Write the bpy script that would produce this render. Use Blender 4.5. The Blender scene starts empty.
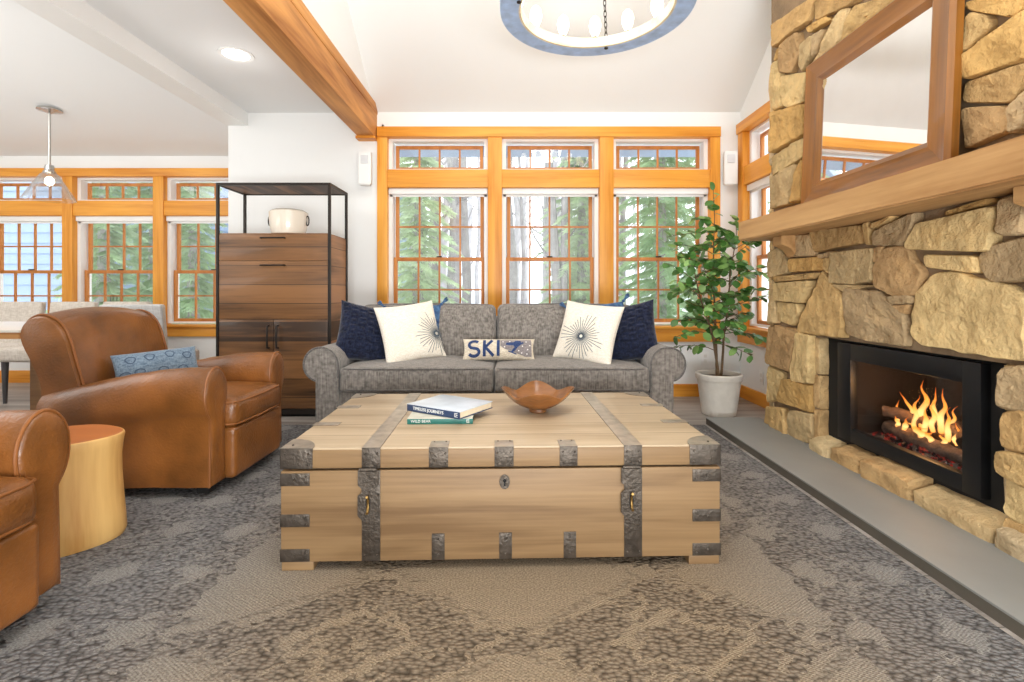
import bpy, bmesh, math, random
from mathutils import Vector, Matrix, noise
R = math.radians
PI = math.pi
scene = bpy.context.scene
col = scene.collection
rnd = random.Random(7)

# ------------------------------------------------------------------ materials
def newmat(name):
    m = bpy.data.materials.new(name); m.use_nodes = True
    nt = m.node_tree
    for n in list(nt.nodes): nt.nodes.remove(n)
    out = nt.nodes.new('ShaderNodeOutputMaterial')
    return m, nt, out

def N(nt, t, **kw):
    n = nt.nodes.new(t)
    for k, v in kw.items():
        if k.startswith('i_'):
            n.inputs[k[2:].replace('_', ' ')].default_value = v
        else: setattr(n, k, v)
    return n

def rgb(c): return (c[0], c[1], c[2], 1.0)
def S(r, g, b):      # sRGB 0-255 -> linear
    f = lambda v: (v/255/12.92) if v/255 <= .04045 else ((v/255+.055)/1.055)**2.4
    return (f(r), f(g), f(b))

def ramp(nt, stops):
    n = nt.nodes.new('ShaderNodeValToRGB')
    el = n.color_ramp.elements
    el[0].position, el[0].color = stops[0][0], rgb(stops[0][1])
    el[1].position, el[1].color = stops[-1][0], rgb(stops[-1][1])
    for p, c in stops[1:-1]:
        e = el.new(p); e.color = rgb(c)
    return n

def plain(name, c, rough=.5, metal=0, var=.06, scale=6, bump=0, bscale=60, coat=0, sheen=0, spec=.5):
    m, nt, out = newmat(name)
    b = N(nt, 'ShaderNodeBsdfPrincipled')
    b.inputs['Roughness'].default_value = rough; b.inputs['Metallic'].default_value = metal
    b.inputs['Coat Weight'].default_value = coat; b.inputs['Sheen Weight'].default_value = sheen
    b.inputs['Specular IOR Level'].default_value = spec
    tc = N(nt, 'ShaderNodeTexCoord')
    no = N(nt, 'ShaderNodeTexNoise'); no.inputs['Scale'].default_value = scale; no.inputs['Detail'].default_value = 4
    nt.links.new(tc.outputs['Object'], no.inputs['Vector'])
    r = ramp(nt, [(.3, tuple(x*(1-var) for x in c)), (.7, tuple(min(1, x*(1+var)) for x in c))])
    nt.links.new(no.outputs['Fac'], r.inputs['Fac']); nt.links.new(r.outputs['Color'], b.inputs['Base Color'])
    if bump:
        n2 = N(nt, 'ShaderNodeTexNoise'); n2.inputs['Scale'].default_value = bscale; n2.inputs['Detail'].default_value = 5
        nt.links.new(tc.outputs['Object'], n2.inputs['Vector'])
        bp = N(nt, 'ShaderNodeBump'); bp.inputs['Strength'].default_value = bump; bp.inputs['Distance'].default_value = .01
        nt.links.new(n2.outputs['Fac'], bp.inputs['Height']); nt.links.new(bp.outputs['Normal'], b.inputs['Normal'])
    nt.links.new(b.outputs[0], out.inputs[0])
    return m

def wood(name, dark, light, axis='X', rough=.5, freq=14, bands=.5, planks=None, coat=0, bump=.15):
    """long-grained timber; grain runs along an object axis; planks=(axis, width) tints boards"""
    m, nt, out = newmat(name)
    b = N(nt, 'ShaderNodeBsdfPrincipled'); b.inputs['Roughness'].default_value = rough
    b.inputs['Coat Weight'].default_value = coat
    tc = N(nt, 'ShaderNodeTexCoord')
    mp = N(nt, 'ShaderNodeMapping')
    mp.inputs['Scale'].default_value = tuple((.9 if a == axis else freq) for a in 'XYZ')
    nt.links.new(tc.outputs['Object'], mp.inputs['Vector'])
    n1 = N(nt, 'ShaderNodeTexNoise'); n1.inputs['Scale'].default_value = 1; n1.inputs['Detail'].default_value = 7
    n1.inputs['Distortion'].default_value = .6
    nt.links.new(mp.outputs[0], n1.inputs['Vector'])
    mp2 = N(nt, 'ShaderNodeMapping')
    mp2.inputs['Scale'].default_value = tuple((2.5 if a == axis else freq*9) for a in 'XYZ')
    nt.links.new(tc.outputs['Object'], mp2.inputs['Vector'])
    n2 = N(nt, 'ShaderNodeTexNoise'); n2.inputs['Scale'].default_value = 1; n2.inputs['Detail'].default_value = 3
    nt.links.new(mp2.outputs[0], n2.inputs['Vector'])
    mx = N(nt, 'ShaderNodeMath', operation='MULTIPLY_ADD'); mx.inputs[1].default_value = .3
    nt.links.new(n2.outputs['Fac'], mx.inputs[0]); nt.links.new(n1.outputs['Fac'], mx.inputs[2])
    val = mx.outputs[0]
    if planks:
        sx = N(nt, 'ShaderNodeSeparateXYZ'); nt.links.new(tc.outputs['Object'], sx.inputs[0])
        dv = N(nt, 'ShaderNodeMath', operation='DIVIDE'); dv.inputs[1].default_value = planks[1]
        nt.links.new(sx.outputs[planks[0]], dv.inputs[0])
        fl = N(nt, 'ShaderNodeMath', operation='FLOOR'); nt.links.new(dv.outputs[0], fl.inputs[0])
        wn = N(nt, 'ShaderNodeTexWhiteNoise', noise_dimensions='1D'); nt.links.new(fl.outputs[0], wn.inputs['W'])
        ma = N(nt, 'ShaderNodeMath', operation='MULTIPLY_ADD'); ma.inputs[1].default_value = planks[2]
        nt.links.new(wn.outputs['Value'], ma.inputs[0]); nt.links.new(val, ma.inputs[2])
        sb = N(nt, 'ShaderNodeMath', operation='SUBTRACT'); sb.inputs[1].default_value = planks[2]*.5
        nt.links.new(ma.outputs[0], sb.inputs[0]); val = sb.outputs[0]
    mid = tuple(d*.45+l*.55 for d, l in zip(dark, light))
    r = ramp(nt, [(.42, dark), (.62, mid), (.85, light)])
    nt.links.new(val, r.inputs['Fac'])
    colr = r.outputs['Color']
    if planks:
        fr = N(nt, 'ShaderNodeMath', operation='FRACT'); nt.links.new(dv.outputs[0], fr.inputs[0])
        lt = N(nt, 'ShaderNodeMath', operation='LESS_THAN'); lt.inputs[1].default_value = .004/planks[1]
        nt.links.new(fr.outputs[0], lt.inputs[0])
        mixc = N(nt, 'ShaderNodeMix', data_type='RGBA')
        nt.links.new(lt.outputs[0], mixc.inputs['Factor']); nt.links.new(colr, mixc.inputs['A'])
        mixc.inputs['B'].default_value = rgb(tuple(d*.5 for d in dark))
        colr = mixc.outputs['Result']
    nt.links.new(colr, b.inputs['Base Color'])
    bp = N(nt, 'ShaderNodeBump'); bp.inputs['Strength'].default_value = bump; bp.inputs['Distance'].default_value = .004
    nt.links.new(val, bp.inputs['Height']); nt.links.new(bp.outputs[0], b.inputs['Normal'])
    nt.links.new(b.outputs[0], out.inputs[0])
    return m

def fabric(name, c1, c2, scale=90, rough=.95, bump=.4, stretch=(1, 1, 1), sheen=.3):
    m, nt, out = newmat(name)
    b = N(nt, 'ShaderNodeBsdfPrincipled'); b.inputs['Roughness'].default_value = rough
    b.inputs['Sheen Weight'].default_value = sheen; b.inputs['Specular IOR Level'].default_value = .2
    tc = N(nt, 'ShaderNodeTexCoord')
    ns = []
    for k, st in enumerate([(.25, 1, 1.6), (1.6, 1, .25)]):
        mp = N(nt, 'ShaderNodeMapping'); mp.inputs['Scale'].default_value = tuple(a*q for a, q in zip(st, stretch))
        nt.links.new(tc.outputs['Object'], mp.inputs['Vector'])
        n = N(nt, 'ShaderNodeTexNoise'); n.inputs['Scale'].default_value = scale; n.inputs['Detail'].default_value = 2
        nt.links.new(mp.outputs[0], n.inputs['Vector']); ns.append(n)
    ad = N(nt, 'ShaderNodeMath', operation='ADD')
    nt.links.new(ns[0].outputs['Fac'], ad.inputs[0]); nt.links.new(ns[1].outputs['Fac'], ad.inputs[1])
    hf = N(nt, 'ShaderNodeMath', operation='MULTIPLY'); hf.inputs[1].default_value = .5
    nt.links.new(ad.outputs[0], hf.inputs[0])
    r = ramp(nt, [(.38, c1), (.62, c2)])
    nt.links.new(hf.outputs[0], r.inputs['Fac']); nt.links.new(r.outputs['Color'], b.inputs['Base Color'])
    bp = N(nt, 'ShaderNodeBump'); bp.inputs['Strength'].default_value = bump; bp.inputs['Distance'].default_value = .004
    nt.links.new(hf.outputs[0], bp.inputs['Height']); nt.links.new(bp.outputs[0], b.inputs['Normal'])
    nt.links.new(b.outputs[0], out.inputs[0])
    return m

def glow(name, c, strength):
    m, nt, out = newmat(name)
    e = N(nt, 'ShaderNodeEmission'); e.inputs[0].default_value = rgb(c); e.inputs[1].default_value = strength
    nt.links.new(e.outputs[0], out.inputs[0]); return m

def pane_mat(name, refl=.06, tint=(1, 1, 1), fres=False):
    m, nt, out = newmat(name)
    t = N(nt, 'ShaderNodeBsdfTransparent'); t.inputs[0].default_value = rgb(tint)
    g = N(nt, 'ShaderNodeBsdfGlossy'); g.inputs['Roughness'].default_value = .02
    mx = N(nt, 'ShaderNodeMixShader'); mx.inputs[0].default_value = refl
    if fres:
        lw = N(nt, 'ShaderNodeLayerWeight'); lw.inputs[0].default_value = .35
        ml = N(nt, 'ShaderNodeMath', operation='MULTIPLY_ADD'); ml.inputs[1].default_value = .5; ml.inputs[2].default_value = refl
        nt.links.new(lw.outputs['Facing'], ml.inputs[0]); nt.links.new(ml.outputs[0], mx.inputs[0])
    nt.links.new(t.outputs[0], mx.inputs[1]); nt.links.new(g.outputs[0], mx.inputs[2])
    nt.links.new(mx.outputs[0], out.inputs[0]); return m

M = {}
M['white'] = plain('wall_paint', S(238, 239, 238), .75, var=.01, scale=1.2)
M['ceil'] = plain('ceiling_paint', S(236, 237, 237), .8, var=.01, scale=1)
M['soft_white'] = plain('white_enamel', S(240, 240, 238), .45, var=.01)
M['trimX'] = wood('fir_trim_x', S(204, 124, 24), S(244, 174, 70), 'X', .42, freq=9)
M['trimY'] = wood('fir_trim_y', S(204, 124, 24), S(244, 174, 70), 'Y', .42, freq=9)
M['trimZ'] = wood('fir_trim_z', S(204, 124, 24), S(244, 174, 70), 'Z', .42, freq=9)
M['beam'] = wood('rough_beam', S(160, 98, 40), S(230, 165, 92), 'Y', .65, freq=7, bump=.5)
M['sash'] = wood('sash_wood', S(168, 98, 36), S(206, 134, 64), 'Z', .45, freq=12)
M['floor'] = wood('floor_boards', S(120, 112, 104), S(186, 178, 170), 'X', .4, freq=8, planks=('Y', .13, .16))
M['mantel'] = wood('mantel_timber', S(156, 112, 64), S(206, 164, 110), 'Y', .7, freq=6, bump=.6)
M['mirrorwood'] = wood('mirror_frame_wood', S(90, 53, 14), S(156, 101, 40), 'Y', .3, freq=8, coat=.3)
M['mirrorwoodZ'] = wood('mirror_frame_wood_z', S(90, 53, 14), S(156, 101, 40), 'Z', .3, freq=8, coat=.3)
M['cab'] = wood('reclaimed_wood', S(56, 36, 20), S(142, 98, 58), 'X', .4, freq=9, planks=('Z', .145, .3), coat=.15)
M['cabside'] = wood('reclaimed_wood_side', S(74, 52, 36), S(178, 130, 92), 'Y', .5, freq=6, planks=('Z', .145, .5))
M['trunkX'] = wood('oak_x_shaded', S(114, 86, 55), S(154, 124, 87), 'X', .5, freq=12, bump=.2)  # trunk sides: same oak darkened, their shade put into the colour
M['trunkTop'] = wood('oak_top_lit', S(164, 142, 114), S(198, 177, 148), 'X', .4, freq=9, bump=.2, planks=('Y', .154, .1))  # trunk top: same oak lightened, skylight on the lid put into the colour
M['stump'] = wood('stump_wood', S(190, 132, 64), S(232, 188, 118), 'Z', .45, freq=7, bump=.3)
M['stumptop'] = wood('stump_top', S(158, 82, 30), S(196, 116, 52), 'X', .4, freq=3, bump=.2)
M['bowl'] = wood('bowl_wood', S(80, 48, 22), S(158, 102, 52), 'X', .32, freq=12, coat=.25)
M['iron'] = plain('hammered_iron', S(92, 84, 76), .45, metal=.8, var=.3, scale=30, bump=.3, bscale=90)
M['irontop'] = plain('iron_top_lit', S(178, 168, 154), .38, metal=.6, var=.2, scale=25, bump=.1, bscale=90)  # lighter copy of the iron, window reflection put into its colour
M['darkmetal'] = plain('dark_metal', S(52, 46, 42), .45, metal=.6, var=.08)
M['black'] = plain('black_metal', S(26, 27, 29), .4, metal=.3, var=.05)
M['blackmatte'] = plain('black_matte', S(20, 19, 18), .8, var=.1)
M['chrome'] = plain('brushed_nickel', S(190, 188, 184), .25, metal=1, var=.03)
M['leather'] = plain('tan_leather', S(130, 80, 36), .30, var=.42, scale=4.5, bump=.25, bscale=90, coat=.1)
M['piping'] = plain('leather_piping', S(140, 86, 42), .4, var=.1)
M['sofa'] = fabric('sofa_tweed', S(100, 95, 90), S(150, 143, 136), 120, stretch=(1.2, 1, .22), bump=.25)
M['sofapipe'] = fabric('sofa_piping', S(86, 82, 80), S(120, 116, 112), 120)
M['navy'] = fabric('navy_knit', S(12, 16, 32), S(32, 40, 66), 60, bump=.8)
M['cream'] = fabric('cream_linen', S(226, 216, 198), S(246, 240, 228), 160, bump=.2)
M['thread'] = plain('dark_thread', S(78, 88, 98), .9)
M['blue'] = fabric('blue_woven', S(38, 62, 104), S(88, 128, 168), 25, bump=.3)
M['lumbar'] = fabric('slate_blue_cloth', S(98, 118, 138), S(136, 156, 174), 110, bump=.25)
M['lumbar_print'] = plain('slate_print', S(74, 92, 116), .9)
M['burlap'] = fabric('burlap', S(196, 182, 160), S(232, 222, 204), 150, bump=.5)
M['ski_grey'] = fabric('grey_felt', S(124, 118, 118), S(150, 142, 142), 90)
M['ski_blue'] = fabric('blue_felt', S(38, 56, 96), S(58, 78, 122), 90)
M['snow_dot'] = plain('white_felt', S(236, 234, 230), .9)
M['stoneslab'] = plain('bluestone', S(138, 139, 136), .55, var=.06, scale=3, bump=.06, bscale=40)
M['slabedge'] = plain('hearth_edge_shade', S(92, 86, 76), .85, var=.1, bump=.2)  # darker than the slab: shade on its edge put into the colour
M['mortar'] = plain('mortar', S(134, 112, 86), .95, var=.2, scale=9, bump=.7, bscale=50)
M['pot'] = plain('stone_pot', S(214, 208, 198), .8, var=.05, scale=20, bump=.3, bscale=60)
M['soil'] = plain('soil', S(120, 104, 86), .95, var=.3, scale=60, bump=.8)
M['stem'] = plain('plant_stem', S(104, 82, 58), .8, var=.15, bump=.3)
M['ceramic'] = plain('ceramic_glaze', S(238, 228, 212), .2, var=.02, coat=.4)
M['paper'] = plain('page_block', S(226, 210, 182), .9, var=.06, scale=40)
M['navycover'] = plain('navy_cover', S(44, 62, 94), .4, var=.04)
M['palecover'] = plain('pale_dust_jacket', S(206, 216, 228), .25, var=.12, scale=9)
M['greencover'] = plain('green_cover', S(30, 108, 98), .4, var=.05)
M['dullcover'] = plain('cream_jacket', S(206, 204, 188), .4, var=.14, scale=12)
M['print'] = plain('white_print', S(232, 232, 226), .6)
M['chaircloth'] = fabric('oat_linen', S(196, 186, 174), S(222, 214, 204), 90)
M['chairback'] = fabric('grey_linen', S(188, 188, 188), S(212, 212, 212), 90)
M['chairleg'] = plain('dark_leg', S(76, 74, 76), .5)
M['table_top'] = plain('white_table_top', S(232, 226, 216), .3, var=.02)
M['table_edge'] = wood('table_edge', S(170, 116, 60), S(214, 160, 100), 'X', .45)
M['trestle'] = wood('trestle_wood', S(110, 78, 46), S(150, 112, 72), 'X', .5)
M['ringblue'] = plain('zinc_ring', S(170, 194, 228), .55, metal=.0, var=.2, scale=14)
M['ringwood'] = wood('ring_wood', S(206, 186, 150), S(236, 220, 190), 'X', .6)
M['bulb'] = glow('bulb_glow', (1, .88, .68), 5)
M['downlight'] = glow('downlight_glow', (1, .98, .94), 8)
M['pbulb'] = glow('pendant_bulb_glow', (1, .8, .5), 14)
M['pane'] = pane_mat('window_pane', .045)
M['pglass'] = pane_mat('pendant_glass', .06, (.97, .97, .97), True)
M['fireglass'] = pane_mat('fire_glass', .05, (.93, .93, .93))
M['mirror'] = plain('mirror_glass', (.86, .85, .84), .02, metal=1, var=.02, scale=8)
M['log'] = plain('charred_log', S(96, 74, 60), .95, var=.6, scale=14, bump=1, bscale=40)
M['ash'] = plain('ash_bed', S(84, 74, 68), .95, var=.5, scale=40, bump=1, bscale=60)
M['fireback'] = plain('firebox_liner', S(46, 35, 27), .9, var=.3, scale=5)
M['snow'] = plain('snow', S(246, 248, 252), .9, var=.02, scale=.6)
M['bark'] = plain('grey_bark', S(162, 156, 154), .95, var=.25, scale=4)
M['bark2'] = plain('pale_bark', S(192, 187, 186), .95, var=.15, scale=4)
M['siding'] = plain('blue_grey_siding', S(150, 167, 188), .7, var=.03)
M['fascia'] = plain('fascia_paint', S(158, 172, 194), .7, var=.03)
M['roof'] = plain('roof_snow', S(200, 208, 220), .9, var=.05)
M['leafA'] = plain('ficus_leaf', S(78, 124, 56), .38, var=.3, scale=9)
M['leafB'] = plain('ficus_leaf_pale', S(128, 166, 92), .4, var=.25, scale=9)
M['needle'] = plain('spruce_needles', S(172, 192, 154), .9, var=.3, scale=3)
M['needle2'] = plain('hemlock_needles', S(198, 212, 178), .9, var=.3, scale=3)

def stone_material():
    m, nt, out = newmat('field_stone')
    b = N(nt, 'ShaderNodeBsdfPrincipled'); b.inputs['Roughness'].default_value = .88
    b.inputs['Specular IOR Level'].default_value = .25
    tc = N(nt, 'ShaderNodeTexCoord')
    at = N(nt, 'ShaderNodeAttribute', attribute_name='tint')
    n1 = N(nt, 'ShaderNodeTexNoise'); n1.inputs['Scale'].default_value = 7; n1.inputs['Detail'].default_value = 8; n1.inputs['Roughness'].default_value = .65
    nt.links.new(tc.outputs['Object'], n1.inputs['Vector'])
    r = ramp(nt, [(.3, (.62, .58, .52)), (.5, (1, 1, 1)), (.72, (1.3, 1.25, 1.15))])
    nt.links.new(n1.outputs['Fac'], r.inputs['Fac'])
    mx = N(nt, 'ShaderNodeMix', data_type='RGBA', blend_type='MULTIPLY'); mx.inputs['Factor'].default_value = .85
    nt.links.new(at.outputs['Color'], mx.inputs['A']); nt.links.new(r.outputs['Color'], mx.inputs['B'])
    nt.links.new(mx.outputs['Result'], b.inputs['Base Color'])
    n2 = N(nt, 'ShaderNodeTexNoise'); n2.inputs['Scale'].default_value = 28; n2.inputs['Detail'].default_value = 8; n2.inputs['Roughness'].default_value = .6
    nt.links.new(tc.outputs['Object'], n2.inputs['Vector'])
    bp = N(nt, 'ShaderNodeBump'); bp.inputs['Strength'].default_value = .9; bp.inputs['Distance'].default_value = .03
    nt.links.new(n2.outputs['Fac'], bp.inputs['Height']); nt.links.new(bp.outputs[0], b.inputs['Normal'])
    nt.links.new(b.outputs[0], out.inputs[0]); return m
M['stone'] = stone_material()

def rug_material():
    m, nt, out = newmat('carved_rug')
    L = nt.links.new
    b = N(nt, 'ShaderNodeBsdfPrincipled'); b.inputs['Roughness'].default_value = 1; b.inputs['Specular IOR Level'].default_value = .1
    tc = N(nt, 'ShaderNodeTexCoord'); sx = N(nt, 'ShaderNodeSeparateXYZ'); L(tc.outputs['Object'], sx.inputs[0])
    wob = N(nt, 'ShaderNodeTexNoise'); wob.inputs['Scale'].default_value = 14; wob.inputs['Detail'].default_value = 3
    L(tc.outputs['Object'], wob.inputs['Vector'])
    def math(op, a, bb=None, c=None):
        n = N(nt, 'ShaderNodeMath', operation=op)
        for i, v in enumerate((a, bb, c)):
            if v is None: continue
            if isinstance(v, (int, float)): n.inputs[i].default_value = v
            else: L(v, n.inputs[i])
        return n.outputs[0]
    def quant(v, st, wob_amt):
        w = math('MULTIPLY_ADD', wob.outputs['Fac'], wob_amt, v)
        return math('MULTIPLY', math('FLOOR', math('DIVIDE', w, st)), st)
    qx = quant(sx.outputs['X'], .021, .16); qy = quant(sx.outputs['Y'], .016, .12)
    def tri(v, per, c):          # 0 at the pattern centres c + k*per, 1 half-way between
        f = math('FRACT', math('MULTIPLY_ADD', v, 1/per, .5-c/per))
        return math('MULTIPLY', math('ABSOLUTE', math('SUBTRACT', f, .5)), 2.0)
    def below(v, lim): return math('LESS_THAN', v, lim)
    d1 = math('ADD', tri(qx, .90, -.36), tri(qy, .64, 1.42))
    dia = math('SUBTRACT', below(d1, .95), math('SUBTRACT', below(d1, .46), below(d1, .36)))
    small = below(math('ADD', tri(qx, .90, .09), tri(qy, .64, 1.42)), .20)
    edge = math('SUBTRACT', below(d1, 1.12), below(d1, 1.02))
    bord = math('MULTIPLY', math('GREATER_THAN', math('ABSOLUTE', math('ADD', qx, -.05)), .94), below(math('ADD', tri(qx, .26, 1.2), tri(qy, .30, 1.0)), 1.5))
    inner = below(math('ABSOLUTE', math('ADD', qx, -.05)), .94)
    field = math('MULTIPLY', math('MAXIMUM', math('MAXIMUM', dia, small), math('MULTIPLY', edge, .6)), inner)
    allm = math('MAXIMUM', field, bord)
    cell = N(nt, 'ShaderNodeCombineXYZ'); L(qx, cell.inputs[0]); L(qy, cell.inputs[1])
    wn = N(nt, 'ShaderNodeTexWhiteNoise', noise_dimensions='2D'); L(cell.outputs[0], wn.inputs['Vector'])
    big = N(nt, 'ShaderNodeTexNoise'); big.inputs['Scale'].default_value = 4; big.inputs['Detail'].default_value = 3
    L(tc.outputs['Object'], big.inputs['Vector'])
    keep = math('GREATER_THAN', math('ADD', wn.outputs['Value'], math('MULTIPLY', big.outputs['Fac']  , 1.5)), .86)
    mk = math('MULTIPLY', allm, keep)
    # carved pile tufts
    mp = N(nt, 'ShaderNodeMapping'); mp.inputs['Scale'].default_value = (58, 84, 40); L(tc.outputs['Object'], mp.inputs['Vector'])
    vo = N(nt, 'ShaderNodeTexVoronoi'); vo.inputs['Scale'].default_value = 1; L(mp.outputs[0], vo.inputs['Vector'])
    # flat weave: fine ribs
    rib = math('MULTIPLY', math('SINE', math('MULTIPLY', sx.outputs['Y'], 640)), math('SINE', math('MULTIPLY', sx.outputs['X'], 420)))
    fine = N(nt, 'ShaderNodeTexNoise'); fine.inputs['Scale'].default_value = 160; fine.inputs['Detail'].default_value = 2
    L(tc.outputs['Object'], fine.inputs['Vector'])
    pile = math('MULTIPLY', math('SUBTRACT', .75, vo.outputs['Distance']), 1.0)
    hgt = math('ADD', math('MULTIPLY', mk, math('ADD', pile, .35)), math('MULTIPLY', math('SUBTRACT', 1.0, mk), math('MULTIPLY', rib, .10)))
    bp = N(nt, 'ShaderNodeBump'); bp.inputs['Strength'].default_value = 1; bp.inputs['Distance'].default_value = .014
    L(hgt, bp.inputs['Height']); L(bp.outputs[0], b.inputs['Normal'])
    flat = ramp(nt, [(.35, S(124, 113, 99)), (.65, S(166, 153, 136))]); L(fine.outputs['Fac'], flat.inputs['Fac'])
    tuft = ramp(nt, [(.1, S(154, 142, 128)), (.5, S(130, 119, 107)), (.85, S(88, 80, 71))]); L(vo.outputs['Distance'], tuft.inputs['Fac'])
    mx = N(nt, 'ShaderNodeMix', data_type='RGBA'); L(mk, mx.inputs['Factor']); L(flat.outputs['Color'], mx.inputs['A']); L(tuft.outputs['Color'], mx.inputs['B'])
    # colour shifts from warm taupe in the field to blue-grey along the borders
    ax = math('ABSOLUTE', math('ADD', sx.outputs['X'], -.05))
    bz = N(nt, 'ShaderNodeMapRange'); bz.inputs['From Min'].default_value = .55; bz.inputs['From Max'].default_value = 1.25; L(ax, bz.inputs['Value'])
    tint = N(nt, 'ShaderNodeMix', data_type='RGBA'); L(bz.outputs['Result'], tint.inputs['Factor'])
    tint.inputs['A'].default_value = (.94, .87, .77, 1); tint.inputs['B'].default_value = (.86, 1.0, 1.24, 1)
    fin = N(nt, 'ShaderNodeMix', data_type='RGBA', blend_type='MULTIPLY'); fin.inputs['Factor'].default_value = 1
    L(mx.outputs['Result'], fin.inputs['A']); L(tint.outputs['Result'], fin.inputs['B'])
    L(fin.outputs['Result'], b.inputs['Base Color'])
    L(b.outputs[0], out.inputs[0]); return m
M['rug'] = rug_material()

def flame_material():
    m, nt, out = newmat('flame')
    L = nt.links.new
    tc = N(nt, 'ShaderNodeTexCoord'); sx = N(nt, 'ShaderNodeSeparateXYZ'); L(tc.outputs['Generated'], sx.inputs[0])
    r = ramp(nt, [(0, (1, .34, .06)), (.3, (1, .58, .2)), (.6, (1, .34, .05)), (1, (.8, .11, .01))]); L(sx.outputs['Z'], r.inputs['Fac'])
    e = N(nt, 'ShaderNodeEmission'); L(r.outputs['Color'], e.inputs[0]); e.inputs[1].default_value = 2.4
    t = N(nt, 'ShaderNodeBsdfTransparent')
    lw = N(nt, 'ShaderNodeLayerWeight'); lw.inputs[0].default_value = .5
    mr = N(nt, 'ShaderNodeMapRange'); mr.inputs['From Min'].default_value = .1; mr.inputs['From Max'].default_value = .75
    mr.inputs['To Min'].default_value = .9; mr.inputs['To Max'].default_value = .0; L(lw.outputs['Facing'], mr.inputs['Value'])
    z2 = N(nt, 'ShaderNodeMapRange'); z2.inputs['From Min'].default_value = .3; z2.inputs['From Max'].default_value = 1
    z2.inputs['To Min'].default_value = 1; z2.inputs['To Max'].default_value = .45; L(sx.outputs['Z'], z2.inputs['Value'])
    ml = N(nt, 'ShaderNodeMath', operation='MULTIPLY'); L(mr.outputs[0], ml.inputs[0]); L(z2.outputs[0], ml.inputs[1])
    mx = N(nt, 'ShaderNodeMixShader'); L(ml.outputs[0], mx.inputs[0]); L(t.outputs[0], mx.inputs[1]); L(e.outputs[0], mx.inputs[2])
    L(mx.outputs[0], out.inputs[0]); return m
M['flame'] = flame_material()

def ember_material():
    m, nt, out = newmat('embers')
    L = nt.links.new
    tc = N(nt, 'ShaderNodeTexCoord')
    n = N(nt, 'ShaderNodeTexNoise'); n.inputs['Scale'].default_value = 30; n.inputs['Detail'].default_value = 4; L(tc.outputs['Object'], n.inputs['Vector'])
    r = ramp(nt, [(.46, (.01, .006, .005)), (.6, (.6, .05, .03)), (.76, (1, .35, .15))]); L(n.outputs['Fac'], r.inputs['Fac'])
    e = N(nt, 'ShaderNodeEmission'); L(r.outputs['Color'], e.inputs[0]); e.inputs[1].default_value = .5
    L(e.outputs[0], out.inputs[0]); return m
M['ember'] = ember_material()

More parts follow.
